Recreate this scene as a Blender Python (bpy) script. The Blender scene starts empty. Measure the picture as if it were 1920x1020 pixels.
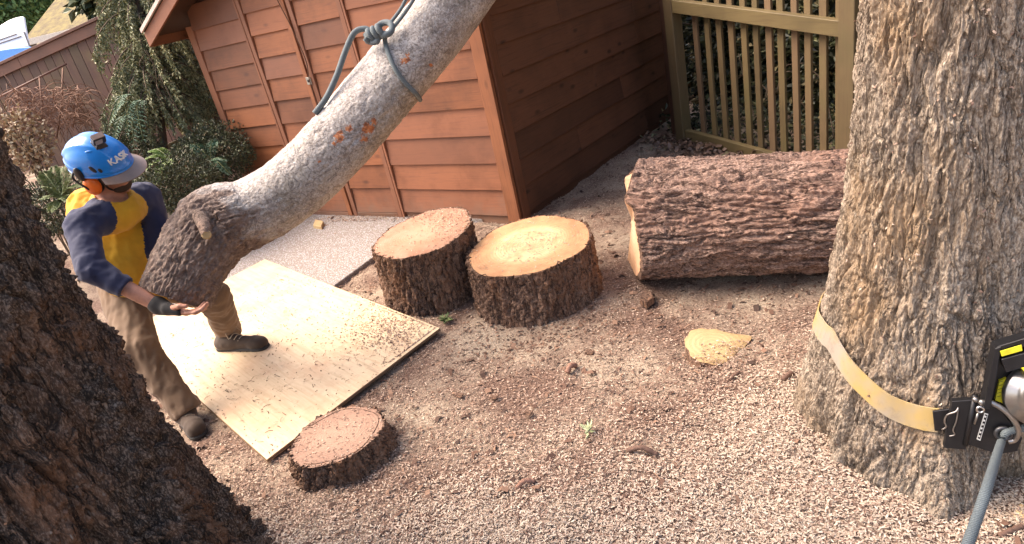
import bpy, bmesh, math, random
import numpy as np
from mathutils import Matrix, Vector

# ------------------------------------------------------------------ camera, sky, sun, exposure
SC = bpy.context.scene
H = 1.75                       # eye height of the helmet camera
FPX, CX, CY = 1234.3, 960.0, 510.0
ROLL, PITCH = -0.2218, 0.4268
_F = np.array([0, math.cos(PITCH), -math.sin(PITCH)]); _R = np.array([1.0, 0, 0]); _U = np.cross(_R, _F)
CR = math.cos(ROLL) * _R + math.sin(ROLL) * _U
CU = -math.sin(ROLL) * _R + math.cos(ROLL) * _U
O = np.array([0, 0, H])
cam = bpy.data.cameras.new('camera'); cam_o = bpy.data.objects.new('camera', cam); SC.collection.objects.link(cam_o)
cam.sensor_width = 36; cam.lens = 36 * FPX / 1920; cam.clip_start = 0.05; cam.clip_end = 2000
cam_o.matrix_world = Matrix(((CR[0], CU[0], -_F[0], 0), (CR[1], CU[1], -_F[1], 0), (CR[2], CU[2], -_F[2], H), (0, 0, 0, 1)))
SC.camera = cam_o

SUN_EL, SUN_AZ = math.radians(50), math.radians(163)     # azimuth measured from +x towards +y
sun_dir = Vector((math.cos(SUN_EL) * math.cos(SUN_AZ), math.cos(SUN_EL) * math.sin(SUN_AZ), math.sin(SUN_EL)))
W = bpy.data.worlds.new("World"); SC.world = W; W.use_nodes = True
_nt = W.node_tree; _nt.nodes.clear()
_sky = _nt.nodes.new('ShaderNodeTexSky'); _sky.sky_type = 'NISHITA'; _sky.sun_disc = False
_sky.sun_elevation = SUN_EL; _sky.sun_rotation = math.pi / 2 - SUN_AZ
_sky.air_density = 1.0; _sky.dust_density = 4.0; _sky.ozone_density = 0.6
_bg = _nt.nodes.new('ShaderNodeBackground'); _bg.inputs['Strength'].default_value = 0.135
_out = _nt.nodes.new('ShaderNodeOutputWorld')
_nt.links.new(_sky.outputs[0], _bg.inputs[0]); _nt.links.new(_bg.outputs[0], _out.inputs[0])
_s = bpy.data.lights.new('sun', 'SUN'); _s.energy = 2.1; _s.angle = math.radians(46); _s.color = (1, 0.89, 0.77)
sun = bpy.data.objects.new('sun', _s); SC.collection.objects.link(sun)
sun.rotation_euler = sun_dir.to_track_quat('Z', 'Y').to_euler()
SC.view_settings.view_transform = 'Standard'; SC.view_settings.look = 'None'
SC.view_settings.gamma = 1; SC.view_settings.use_curve_mapping = False
SC.view_settings.exposure = 1.72
SC.view_settings.use_white_balance = True; SC.view_settings.white_balance_temperature = 6900; SC.view_settings.white_balance_tint = 14
SC.render.engine = 'CYCLES'
SC.cycles.max_bounces = 6; SC.cycles.use_denoising = True; SC.cycles.denoising_prefilter = 'ACCURATE'

random.seed(7); RNG = np.random.default_rng(7)
PI = math.pi

# ------------------------------------------------------------------ placing helpers
def ray(px, py):
    return _F + (px - CX) / FPX * CR - (py - CY) / FPX * CU
def G(px, py, z=0.0):
    d = ray(px, py); return O + (z - H) / d[2] * d
def D(px, py, dep):
    return O + dep * ray(px, py)
def V3(*a): return np.array(a, float)
def nrm(v): v = np.asarray(v, float); return v / np.linalg.norm(v)

# ------------------------------------------------------------------ numpy noise
def _hash(ix, iy, iz, s):
    h = (ix.astype(np.int64) * 374761393 + iy.astype(np.int64) * 668265263 + iz.astype(np.int64) * 2147483647 + s * 974634 + 1013904223) & 0xffffffff
    h = ((h ^ (h >> 13)) * 1274126177) & 0xffffffff
    h = ((h ^ (h >> 16)) * 2246822519) & 0xffffffff
    return ((h ^ (h >> 15)) & 0xffffff) / float(0x1000000)
def vnoise(P, s=0):
    i = np.floor(P); f = P - i; f = f * f * f * (f * (f * 6 - 15) + 10); i = i.astype(np.int64)
    r = 0
    for dx in (0, 1):
        wx = f[:, 0] if dx else 1 - f[:, 0]
        for dy in (0, 1):
            wy = f[:, 1] if dy else 1 - f[:, 1]
            for dz in (0, 1):
                wz = f[:, 2] if dz else 1 - f[:, 2]
                r = r + wx * wy * wz * _hash(i[:, 0] + dx, i[:, 1] + dy, i[:, 2] + dz, s)
    return r * 2 - 1
def fbm(P, o=4, s=0):
    a, r, n = 1.0, 0, 0
    for k in range(o):
        r = r + a * vnoise(P, s + k * 17); n += a; a *= .5; P = P * 2.03 + 3.1
    return r / n
def worley(P, s=0):
    i = np.floor(P).astype(np.int64); n = len(P)
    f1 = np.full(n, 9.0); f2 = np.full(n, 9.0); idv = np.zeros(n)
    for dx in (-1, 0, 1):
        for dy in (-1, 0, 1):
            for dz in (-1, 0, 1):
                a, b, c = i[:, 0] + dx, i[:, 1] + dy, i[:, 2] + dz
                h = _hash(a, b, c, s)
                d = np.sqrt((a + h - P[:, 0]) ** 2 + (b + _hash(a, b, c, s + 1) - P[:, 1]) ** 2 + (c + _hash(a, b, c, s + 2) - P[:, 2]) ** 2)
                m = d < f1
                f2 = np.where(m, f1, np.minimum(f2, d)); idv = np.where(m, h, idv); f1 = np.where(m, d, f1)
    return f1, f2, idv
def sstep(a, b, x):
    t = np.clip((x - a) / (b - a), 0, 1); return t * t * (3 - 2 * t)

# ------------------------------------------------------------------ mesh / object helpers
LOC = {}
COL = SC.collection
def empty(name, loc, label=None, cat=None, group=None, kind=None):
    o = bpy.data.objects.new(name, None); COL.objects.link(o); o.location = Vector(loc); o.empty_display_size = .1
    LOC[o.name] = np.array(loc, float); tag(o, label, cat, group, kind); return o
def tag(o, label=None, cat=None, group=None, kind=None):
    for k, v in (('label', label), ('category', cat), ('group', group), ('kind', kind)):
        if v: o[k] = v
    return o
def mesh_np(name, V, F, smooth=True, mats=None, mi=None):
    V = np.asarray(V, np.float32); me = bpy.data.meshes.new(name)
    if isinstance(F, np.ndarray):
        n, k = F.shape; flat = F.astype(np.int32).ravel(); starts = np.arange(n, dtype=np.int32) * k
    else:
        ln = [len(f) for f in F]; n = len(F); flat = np.array([i for f in F for i in f], np.int32)
        starts = np.concatenate([[0], np.cumsum(ln)[:-1]]).astype(np.int32)
    me.vertices.add(len(V)); me.vertices.foreach_set('co', V.ravel())
    me.loops.add(len(flat)); me.loops.foreach_set('vertex_index', flat)
    me.polygons.add(n); me.polygons.foreach_set('loop_start', starts)
    me.update(calc_edges=True)
    me.polygons.foreach_set('use_smooth', np.full(n, bool(smooth)))
    if mi is not None: me.polygons.foreach_set('material_index', np.asarray(mi, np.int32))
    return me
def obj(name, V, F, mat, parent=None, rz=0.0, smooth=True, mi=None, R=None, loc=None):
    """one mesh object from world-space vertices; its origin is put at the middle of its vertices"""
    V = np.asarray(V, float); c = (V.min(0) + V.max(0)) / 2 if loc is None else np.array(loc, float)
    if R is None: R = np.array([[math.cos(rz), -math.sin(rz), 0], [math.sin(rz), math.cos(rz), 0], [0, 0, 1]])
    me = mesh_np(name, (V - c) @ R, F, smooth, mi=mi)
    for m in (mat if isinstance(mat, (list, tuple)) else [mat]): me.materials.append(m)
    o = bpy.data.objects.new(name, me); COL.objects.link(o); LOC[o.name] = c
    o.rotation_euler = Matrix(R.tolist()).to_euler()
    o.location = Vector(c)
    if parent is not None:
        # every ancestor that is a mesh may be rotated: keep world placement through the parent's inverse
        o.parent = parent
        o.matrix_parent_inverse = WM[parent.name].inverted()
    WM[o.name] = Matrix.Translation(Vector(c)) @ Matrix(R.tolist()).to_4x4()
    return o
class _WM(dict):
    def __missing__(self, k): return Matrix.Translation(Vector(LOC[k]))
WM = _WM()

def box8(P, bev=0.0, seg=1):
    """hexahedron from 8 points (bottom ring 0-3, top ring 4-7), edges chamfered"""
    bm = bmesh.new(); vs = [bm.verts.new(p) for p in P]
    for f in ((3, 2, 1, 0), (4, 5, 6, 7), (0, 1, 5, 4), (1, 2, 6, 5), (2, 3, 7, 6), (3, 0, 4, 7)): bm.faces.new([vs[i] for i in f])
    bmesh.ops.recalc_face_normals(bm, faces=bm.faces)
    if bev: bmesh.ops.bevel(bm, geom=list(bm.edges), offset=bev, segments=seg, affect='EDGES', profile=.5)
    V = np.array([v.co[:] for v in bm.verts]); bm.verts.index_update(); F = [[v.index for v in f.verts] for f in bm.faces]; bm.free()
    return V, F
def bar(a, b, w, t, up=(0, 0, 1), bev=.003):
    """straight timber from a to b, width w across, thickness t along UP"""
    a, b = np.asarray(a, float), np.asarray(b, float); d = nrm(b - a); s = nrm(np.cross(d, up)); u = np.cross(s, d)
    P = []
    for uu in (-t / 2, t / 2):
        for q, ss in ((a, -1), (b, -1), (b, 1), (a, 1)): P.append(q + s * ss * w / 2 + u * uu)
    return box8(P, bev)
def join(parts):
    V, F, n = [], [], 0
    for v, f in parts:
        V.append(np.asarray(v)); F += [[i + n for i in ff] for ff in f]; n += len(v)
    return np.concatenate(V), F
def frames(P, up=(0, 0, 1)):
    P = np.asarray(P, float); T = np.gradient(P, axis=0); T /= np.linalg.norm(T, axis=1)[:, None]
    n = np.cross(T[0], up); 
    if np.linalg.norm(n) < .05: n = np.cross(T[0], (1, 0, 0))
    n = nrm(n); N = []
    for t in T:
        n = nrm(n - t * (n @ t)); N.append(n)
    N = np.array(N); return T, N, np.cross(T, N)
def tube(P, r, nu=10, caps=True, up=(0, 0, 1)):
    P = np.asarray(P, float); T, N, B = frames(P, up); r = np.broadcast_to(np.asarray(r, float), len(P))
    th = np.arange(nu) * 2 * PI / nu
    V = P[:, None] + r[:, None, None] * (np.cos(th)[None, :, None] * N[:, None] + np.sin(th)[None, :, None] * B[:, None])
    n = len(P); V = V.reshape(-1, 3); F = []
    for i in range(n - 1):
        for j in range(nu): F.append([i * nu + j, i * nu + (j + 1) % nu, (i + 1) * nu + (j + 1) % nu, (i + 1) * nu + j])
    if caps: F.append(list(range(nu))[::-1]); F.append([(n - 1) * nu + j for j in range(nu)])
    return V, F
def spline(pts, n=40):
    """Catmull-Rom through the points"""
    P = np.asarray(pts, float); P = np.vstack([2 * P[0] - P[1], P, 2 * P[-1] - P[-2]]); out = []; m = len(P) - 3
    for k in range(m):
        p0, p1, p2, p3 = P[k:k + 4]
        for t in np.linspace(0, 1, max(2, n // m), endpoint=(k == m - 1)):
            out.append(.5 * ((2 * p1) + (-p0 + p2) * t + (2 * p0 - 5 * p1 + 4 * p2 - p3) * t * t + (-p0 + 3 * p1 - 3 * p2 + p3) * t ** 3))
    return np.array(out)
def lathe(prof, axis_o, axis_d, nu=24, up=(0, 0, 1)):
    d = nrm(axis_d); s = np.cross(d, up); s = nrm(s if np.linalg.norm(s) > .05 else np.cross(d, (1, 0, 0))); w = np.cross(s, d)
    th = np.arange(nu) * 2 * PI / nu; V = []; F = []
    for r, h in prof:
        for t in th: V.append(np.asarray(axis_o) + d * h + r * (math.cos(t) * s + math.sin(t) * w))
    n = len(prof)
    for i in range(n - 1):
        for j in range(nu): F.append([i * nu + j, i * nu + (j + 1) % nu, (i + 1) * nu + (j + 1) % nu, (i + 1) * nu + j])
    F.append(list(range(nu))[::-1]); F.append([(n - 1) * nu + j for j in range(nu)])
    return np.array(V), F
def grid_faces(nv, nu, wrap=True):
    i, j = np.meshgrid(np.arange(nv - 1), np.arange(nu if wrap else nu - 1), indexing='ij'); i = i.ravel(); j = j.ravel(); j2 = (j + 1) % nu
    return np.stack([i * nu + j, i * nu + j2, (i + 1) * nu + j2, (i + 1) * nu + j], 1)
def prism(poly, nvec, thick, bev=.0015):
    """flat polygon (3D points) given thickness along nvec"""
    bm = bmesh.new(); n = nrm(nvec); a = [bm.verts.new(np.asarray(p)) for p in poly]; b = [bm.verts.new(np.asarray(p) + n * thick) for p in poly]
    k = len(poly); bm.faces.new(a); bm.faces.new(b[::-1])
    for i in range(k): bm.faces.new([a[i], b[i], b[(i + 1) % k], a[(i + 1) % k]])
    bmesh.ops.recalc_face_normals(bm, faces=bm.faces)
    if bev: bmesh.ops.bevel(bm, geom=list(bm.edges), offset=bev, segments=1, affect='EDGES', profile=.5)
    V = np.array([v.co[:] for v in bm.verts]); bm.verts.index_update(); F = [[v.index for v in f.verts] for f in bm.faces]; bm.free()
    return V, F

# ------------------------------------------------------------------ materials
class NB:
    def __init__(s, name, rough=.8):
        s.m = bpy.data.materials.new(name); s.m.use_nodes = True; s.t = s.m.node_tree; s.b = s.t.nodes['Principled BSDF']
        s.b.inputs['Roughness'].default_value = rough
        s.tc = s.n('ShaderNodeTexCoord'); s.oi = s.n('ShaderNodeObjectInfo')
    def n(s, typ, **kw):
        x = s.t.nodes.new(typ)
        for k, v in kw.items(): setattr(x, k, v)
        return x
    def L(s, a, b): s.t.links.new(a, b)
    def setin(s, node, **kw):
        for k, v in kw.items():
            i = node.inputs[k] if not k.startswith('_') else node.inputs[int(k[1:])]
            if hasattr(v, 'is_output') or hasattr(v, 'links'): s.L(v, i)
            else: i.default_value = v
        return node
    def coords(s, scale=(1, 1, 1), rand=True, src='Object'):
        c = s.tc.outputs[src]
        if rand:
            vm = s.n('ShaderNodeVectorMath', operation='SCALE'); s.L(s.oi.outputs['Random'], vm.inputs['Scale']); vm.inputs[0].default_value = (37, 53, 71)
            ad = s.n('ShaderNodeVectorMath', operation='ADD'); s.L(c, ad.inputs[0]); s.L(vm.outputs[0], ad.inputs[1]); c = ad.outputs[0]
        mp = s.n('ShaderNodeVectorMath', operation='MULTIPLY'); s.L(c, mp.inputs[0]); mp.inputs[1].default_value = scale
        return mp.outputs[0]
    def noise(s, vec, scale=1, detail=4, rough=.55, dist=0.0):
        x = s.n('ShaderNodeTexNoise'); s.L(vec, x.inputs['Vector'])
        x.inputs['Scale'].default_value = scale; x.inputs['Detail'].default_value = detail; x.inputs['Roughness'].default_value = rough; x.inputs['Distortion'].default_value = dist
        return x.outputs['Fac']
    def vor(s, vec, scale=1, feature='F1', out='Distance', rnd=1):
        x = s.n('ShaderNodeTexVoronoi', feature=feature); s.L(vec, x.inputs['Vector']); x.inputs['Scale'].default_value = scale; x.inputs['Randomness'].default_value = rnd
        return x.outputs[out]
    def ramp(s, fac, stops, interp='LINEAR'):
        x = s.n('ShaderNodeValToRGB'); s.L(fac, x.inputs[0]); r = x.color_ramp; r.interpolation = interp
        while len(r.elements) < len(stops): r.elements.new(.5)
        for e, (p, c) in zip(r.elements, stops):
            e.position = p; e.color = (*c, 1) if len(c) == 3 else c
        return x.outputs[0]
    def ramp1(s, fac, a, b):
        return s.ramp(fac, [(a, (0, 0, 0)), (b, (1, 1, 1))] if a < b else [(b, (1, 1, 1)), (a, (0, 0, 0))])
    def mix(s, fac, a, b, mode='MIX'):
        x = s.n('ShaderNodeMix', data_type='RGBA', blend_type=mode)
        for v, i in ((fac, 0), (a, 6), (b, 7)):
            if hasattr(v, 'links'): s.L(v, x.inputs[i])
            elif i == 0: x.inputs[0].default_value = v
            else: x.inputs[i].default_value = (*v, 1)
        return x.outputs[2]
    def math(s, op, a, b=0.0):
        x = s.n('ShaderNodeMath', operation=op)
        for v, i in ((a, 0), (b, 1)):
            if hasattr(v, 'links'): s.L(v, x.inputs[i])
            else: x.inputs[i].default_value = v
        return x.outputs[0]
    def vary(s, col, lo=.8, hi=1.2, fac=None):
        """brightness differs from piece to piece"""
        mr = s.n('ShaderNodeMapRange'); s.L(fac if fac is not None else s.oi.outputs['Random'], mr.inputs[0]); mr.inputs[3].default_value = lo; mr.inputs[4].default_value = hi
        x = s.n('ShaderNodeVectorMath', operation='SCALE'); s.L(col, x.inputs[0]); s.L(mr.outputs[0], x.inputs['Scale']); return x.outputs[0]
    def bump(s, h, strength=.4, dist=.01):
        x = s.n('ShaderNodeBump'); s.L(h, x.inputs['Height']); x.inputs['Strength'].default_value = strength; x.inputs['Distance'].default_value = dist
        s.L(x.outputs[0], s.b.inputs['Normal'])
    def base(s, c):
        if hasattr(c, 'links'): s.L(c, s.b.inputs['Base Color'])
        else: s.b.inputs['Base Color'].default_value = (*c, 1)
        return s.m
def plain(name, col, rough=.6, metal=0.0, var=0.0, nscale=40):
    m = NB(name, rough); m.b.inputs['Metallic'].default_value = metal
    v = m.coords(); f = m.noise(v, nscale, 3)
    c = m.ramp(f, [(.25, tuple(x * (1 - .25) for x in col)), (.75, tuple(min(1, x * 1.2) for x in col))])
    return m.base(c)
def wood(name, light, dark, axis=0, knots=True, rough=.62, lo=.75, hi=1.2, stain=None, hue=None, dirt=False):
    m = NB(name, rough)
    sc = [48, 48, 48]; sc[axis] = 1.6
    v = m.coords(tuple(sc)); g = m.noise(v, 1.6, 5, .6, 1.2)
    fine = m.noise(m.coords(tuple(x * 5 if x > 5 else 3 for x in sc)), 1, 3)
    c = m.ramp(g, [(.3, dark), (.52, light), (.75, tuple(.5 * (a + b) for a, b in zip(light, dark)))])
    c = m.mix(m.math('MULTIPLY', fine, .35), c, dark)
    big = m.noise(m.coords((3, 3, 3)), 1, 3)
    c = m.mix(m.ramp1(big, .45, .7), c, m.vary(c, .72, .72))
    if knots:
        ks = [9, 9, 9]; ks[axis] = 4
        kf = m.vor(m.coords(tuple(ks)), .8)
        c = m.mix(m.ramp(kf, [(.05, (.85,) * 3), (.16, (0,) * 3)]), c, tuple(x * .35 for x in dark))
    if stain:
        st = m.noise(m.coords((1.1, 1.1, 1.1)), 2, 5, .65); c = m.mix(m.ramp1(st, .48, .72), c, stain)
    if hue: c = m.mix(m.ramp(m.oi.outputs['Random'], [(0, (0,) * 3), (.35, (.15,) * 3), (.7, (.55,) * 3), (1, (.95,) * 3)]), c, m.mix(.75, c, hue))
    if dirt:
        ge = m.n('ShaderNodeNewGeometry'); sp_ = m.n('ShaderNodeSeparateXYZ'); m.L(ge.outputs['Position'], sp_.inputs[0]); dn_ = m.noise(ge.outputs['Position'], 6, 5, .7)
        c = m.mix(m.math('MULTIPLY', m.ramp(m.math('ADD', m.math('ADD', sp_.outputs[2], .24), m.math('MULTIPLY', dn_, -.45)), [(.0, (1,) * 3), (.20, (0,) * 3)]), .75), c, (.20, .125, .085)); c = m.mix(m.math('MULTIPLY', m.ramp1(m.noise(ge.outputs['Position'], 2.3, 5, .7), .50, .74), .6), c, tuple(x * .55 for x in dark))
    rnd = m.n('ShaderNodeMath', operation='FRACT'); m.L(m.math('MULTIPLY', m.oi.outputs['Random'], 7.31), rnd.inputs[0])
    c = m.vary(c, lo, hi, rnd.outputs[0])
    m.bump(m.math('ADD', g, m.math('MULTIPLY', fine, .5)), .12, .002)
    return m.base(c)

M = {}
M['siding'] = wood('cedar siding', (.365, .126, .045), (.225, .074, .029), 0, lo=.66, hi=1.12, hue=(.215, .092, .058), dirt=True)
M['siding_shaded'] = wood('shade-darkened cedar siding', (.17, .066, .032), (.095, .036, .018), 0, lo=.55, hi=1.15)  # darker copy of the front siding: the side wall's shade is put into its colour
M['siding_shaded_v'] = wood('shade-darkened cedar trim', (.15, .054, .024), (.08, .03, .014), 2, lo=.8, hi=1.1)  # same shade painted into the corner boards of that wall
M['siding_v'] = wood('cedar trim upright', (.34, .125, .050), (.20, .07, .03), 2, lo=.8, hi=1.1, hue=(.23, .10, .06))
M['fence_board'] = wood('red brown fence board', (.075, .028, .018), (.042, .016, .011), 2, lo=.75, hi=1.25, stain=(.08, .05, .018))
M['fence_rail'] = wood('red brown fence rail', (.14, .055, .034), (.085, .033, .021), 0, lo=.9, hi=1.1)
M['gate'] = wood('olive brown gate timber', (.155, .112, .048), (.105, .07, .032), 2, knots=False, lo=.8, hi=1.15, stain=(.115, .098, .036), hue=(.15, .09, .052))
M['gate_rail'] = wood('olive brown gate rail', (.165, .122, .05), (.11, .075, .032), 0, knots=False, lo=.9, hi=1.1)
M['dark_board'] = wood('dark brown board', (.075, .032, .018), (.04, .018, .01), 2, lo=.8, hi=1.1)

def bark_mat(name, cols, freckle=None, scale=1.0, zs=.35, lichen=None, bump=.7, rough=.9, fis=1.0):
    m = NB(name, rough)
    v = m.coords((1, 1, zs), rand=False)
    a = m.noise(v, 9 * scale, 6, .62); b = m.noise(v, 70 * scale, 4, .7); c0 = m.noise(m.coords((1, 1, .7), rand=False), 3.2 * scale, 4)
    f = m.math('ADD', m.math('MULTIPLY', a, .6), m.math('MULTIPLY', b, .4))
    c = m.ramp(f, [(.32, cols[0]), (.47, cols[1]), (.60, cols[2]), (.72, cols[3])])
    fn = m.noise(m.coords((1, 1, .5), rand=False), 190 * scale, 2, .6); c = m.mix(m.math('MULTIPLY', m.ramp1(fn, .5, .60), .6), c, cols[3]); c = m.mix(m.math('MULTIPLY', m.ramp1(fn, .5, .38), .6), c, cols[0])
    c = m.mix(m.ramp1(c0, .46, .66), c, m.mix(.75, c, cols[4], 'MIX'))
    vv = m.coords((1, 1, zs * .8), rand=False)
    fz1 = m.math('ABSOLUTE', m.math('SUBTRACT', m.noise(vv, 15 * scale, 4, .6, .6), .5)); fz2 = m.math('ABSOLUTE', m.math('SUBTRACT', m.noise(vv, 38 * scale, 3, .6, .5), .5))
    c = m.mix(m.math('MULTIPLY', m.ramp(fz1, [(.006, (1,) * 3), (.026, (0,) * 3)]), .85 * fis), c, tuple(x * .55 for x in cols[0])); c = m.mix(m.math('MULTIPLY', m.ramp(fz2, [(.008, (1,) * 3), (.03, (0,) * 3)]), .55 * fis), c, tuple(x * .7 for x in cols[0]))
    if lichen: c = m.mix(m.math('MULTIPLY', m.ramp1(m.noise(m.coords((1, 1, .6), rand=False), 5, 5, .7), .52, .68), .8), c, lichen)
    if freckle:
        k = m.vor(m.coords((1, 1, .45), rand=False), 42 * scale); k2 = m.noise(m.coords((1, 1, 1), rand=False), 8, 3)
        c = m.mix(m.math('MULTIPLY', m.ramp(k, [(.10, (1,) * 3), (.2, (0,) * 3)]), m.ramp1(k2, .45, .6)), c, freckle)
    m.bump(m.math('ADD', m.math('ADD', a, m.math('MULTIPLY', b, .7)), m.math('ADD', m.math('MULTIPLY', fn, .5), m.math('MULTIPLY', m.ramp1(fz1, .0, .03), .6))), bump, .012)
    return m.base(c)
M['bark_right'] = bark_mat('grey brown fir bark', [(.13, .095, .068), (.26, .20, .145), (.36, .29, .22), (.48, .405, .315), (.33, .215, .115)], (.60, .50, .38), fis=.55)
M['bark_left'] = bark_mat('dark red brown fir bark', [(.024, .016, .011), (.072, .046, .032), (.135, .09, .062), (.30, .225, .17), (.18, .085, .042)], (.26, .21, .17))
M['bark_log'] = bark_mat('pinkish brown fir bark', [(.11, .06, .044), (.25, .15, .112), (.36, .235, .178), (.47, .34, .27), (.30, .17, .12)], (.55, .40, .31))
M['bark_stump'] = bark_mat('brown ridged bark', [(.08, .042, .028), (.17, .095, .062), (.24, .14, .09), (.33, .215, .15), (.21, .10, .05)])
M['bark_butt'] = bark_mat('scaly brown bark', [(.10, .065, .05), (.20, .135, .10), (.28, .2, .155), (.38, .29, .235), (.26, .17, .125)], (.5, .42, .34), 1.4, .6)

def cut_mat(name, heart, sap, pale, ring=60, dust=None, pr=.25):
    m = NB(name, .75)
    v = m.coords((1, 1, 1), rand=False); n1 = m.noise(v, 3, 4)
    sep = m.n('ShaderNodeSeparateXYZ'); m.L(v, sep.inputs[0])
    r = m.math('SQRT', m.math('ADD', m.math('POWER', sep.outputs[0], 2), m.math('POWER', sep.outputs[1], 2)))
    rr = m.math('ADD', r, m.math('MULTIPLY', n1, .05))
    rings = m.math('SINE', m.math('MULTIPLY', rr, ring * 6.283))
    rf = m.math('MULTIPLY', m.math('ADD', rings, 1), .5)
    c = m.ramp(m.math('MULTIPLY', rr, 2.4), [(.0, pale), (pr, pale), (pr + .14, heart), (.78, sap), (1, sap)])
    c = m.mix(m.math('MULTIPLY', rf, .22), c, tuple(x * .55 for x in heart))
    saw = m.noise(m.coords((8, 160, 8), rand=False), 1, 3); c = m.mix(m.math('MULTIPLY', m.ramp1(saw, .5, .75), .25), c, pale)
    big = m.noise(v, 9, 5, .65)
    c = m.mix(m.ramp1(big, .42, .7), c, dust or tuple(x * .8 for x in heart))
    m.bump(m.math('ADD', saw, m.math('MULTIPLY', rf, .4)), .3, .004)
    return m.base(c)
M['cut_big'] = cut_mat('fresh cut face', (.60, .33, .16), (.47, .23, .11), (.82, .62, .34), dust=(.62, .36, .18), pr=.5)
M['cut_back'] = cut_mat('orange brown cut face', (.40, .20, .12), (.34, .165, .10), (.46, .255, .16), dust=(.42, .25, .17))
M['cut_near'] = cut_mat('weathered cut face', (.31, .18, .125), (.26, .15, .105), (.38, .24, .17), 75, dust=(.34, .215, .15))
M['cut_small'] = cut_mat('pale fresh cut face', (.42, .265, .12), (.38, .17, .07), (.54, .39, .20), 45, dust=(.48, .33, .16))
M['cut_log'] = cut_mat('cream cut face', (.74, .48, .28), (.62, .32, .17), (.80, .58, .38), 40, dust=(.74, .48, .30))

# ================================================================== LARGE STRUCTURE
# ------------------------------------------------------------------ ground
def bed(x, y):
    """garden bed that climbs behind the shed's left side up to the far fence"""
    t = sstep(4.9, 7.6, y - .25 * (x + 3)) * sstep(-1.9, -3.0, x) * .62
    return t + sstep(8.5, 14, y) * .15 * (x < 0)
CS = G(1335, 648, .03)
def gz(x, y):
    P = np.stack([x, y, 0 * x], 1)
    near = sstep(9, 5, np.hypot(x, y - 2))
    z = bed(x, y) + near * (.022 * fbm(P * 1.7, 3, 3) + .014 * fbm(P * 6.5, 3, 9) + .006 * fbm(P * 26, 2, 5)) - .006
    # chips heaped against the foot of the right-hand tree, a dip left of the disc stump
    z = z + .03 * np.exp(-((np.hypot(x - 1.34, y - 1.82) - .52) / .16) ** 2)
    z = z - .028 * np.exp(-(np.hypot(x - CS[0] + .03, y - CS[1] - .02) / .12) ** 4) + .012 * np.exp(-(np.hypot(x - CS[0] - .07, y - CS[1] + .08) / .07) ** 2)
    z = z - .03 * np.exp(-(((x + .02) / .22) ** 2 + ((y - 3.02) / .14) ** 2))
    return z
xs = np.unique(np.concatenate([np.arange(-3.6, 3.3, .03), -3.6 - np.geomspace(.05, 400, 60), 3.3 + np.geomspace(.05, 400, 60)]))
ys = np.unique(np.concatenate([np.arange(.5, 6.6, .03), .5 - np.geomspace(.05, 400, 50), 6.6 + np.geomspace(.05, 500, 80)]))
gx, gy = np.meshgrid(xs, ys)
gv = np.stack([gx.ravel(), gy.ravel(), gz(gx.ravel(), gy.ravel())], 1)
m = NB('duff and sawdust', .95)
v = m.coords((1, 1, 1), rand=False)
a = m.noise(v, 2.2, 5, .6); b = m.noise(v, 90, 4, .7); sp = m.vor(v, 150); sp2 = m.noise(v, 260, 2)
c = m.ramp(b, [(.3, (.085, .047, .034)), (.5, (.19, .112, .080)), (.68, (.33, .22, .16))])
pale = m.ramp(b, [(.3, (.25, .18, .13)), (.5, (.42, .325, .235)), (.7, (.56, .46, .35))])
c = m.mix(m.ramp1(a, .40, .62), c, pale)
c = m.mix(m.math('MULTIPLY', m.ramp(sp, [(.12, (1,) * 3), (.3, (0,) * 3)]), .5), c, (.50, .36, .25))
m.bump(m.math('ADD', b, sp2), .8, .012)
M['ground'] = m.base(c)
ground = obj('ground', gv, grid_faces(len(ys), len(xs), False), M['ground'], loc=(0, 0, 0)); tag(ground, kind='structure')

# ------------------------------------------------------------------ bark covered trunks
def bark_disp(q, cell, elong, depth, seed, warp=.5, fine=.2, wid=.30, terr=1.5):
    """q: points (m); ridged plates stretched along z. returns displacement (<=0 in the cracks)"""
    s = np.array([1 / cell, 1 / cell, 1 / (cell * elong)])
    w = np.stack([fbm(q * s * .9, 3, seed + 1), fbm(q * s * .9 + 9, 3, seed + 2), fbm(q * s * .9 + 4, 2, seed + 3)], 1) * warp
    f1, f2, idv = worley(q * s + w, seed)
    e = sstep(0.02, wid, f2 - f1)
    # long cracks that run and join along the grain
    z1 = np.abs(fbm(q * s * np.array([.55, .55, .40]) + w * .35, 3, seed + 60)); z2 = np.abs(fbm(q * s * np.array([1.3, 1.3, .8]) + w * .5, 3, seed + 80))
    crack = (sstep(0, .085, z1) - 1) + .55 * (sstep(0, .09, z2) - 1)
    f1b, f2b, _ = worley(q * s * 2.7 + w * 1.8, seed + 40)
    e2 = sstep(0, .3, f2b - f1b)
    n = fbm(q * s * 5, 4, seed + 7)
    # flaky layers: the plates break off in steps
    u_ = (fbm(q * s * np.array([1.9, 1.9, 1.5]) + w, 4, seed + 21) * .5 + .5) * 7; fl_ = (np.floor(u_) + sstep(.72, 1, u_ - np.floor(u_))) / 7 - .5
    return depth * (.45 * (e - 1) + .9 * crack + .3 * (idv - .5) + .25 * (e2 - 1) + terr * fl_ + fine * n), e
def trunk_mesh(c, rfun, z, nu, disp, lean=(0, 0), th=None):
    th = np.arange(nu) * 2 * PI / nu if th is None else th; nu = len(th); Z, T = np.meshgrid(z, th, indexing='ij')
    R = rfun(T.ravel(), Z.ravel()); zz = Z.ravel(); tt = T.ravel()
    q = np.stack([R * np.cos(tt), R * np.sin(tt), zz], 1)
    d = disp(q); r = R + d
    return np.stack([c[0] + lean[0] * zz + r * np.cos(tt), c[1] + lean[1] * zz + r * np.sin(tt), zz], 1), grid_faces(len(z), nu)

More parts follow.
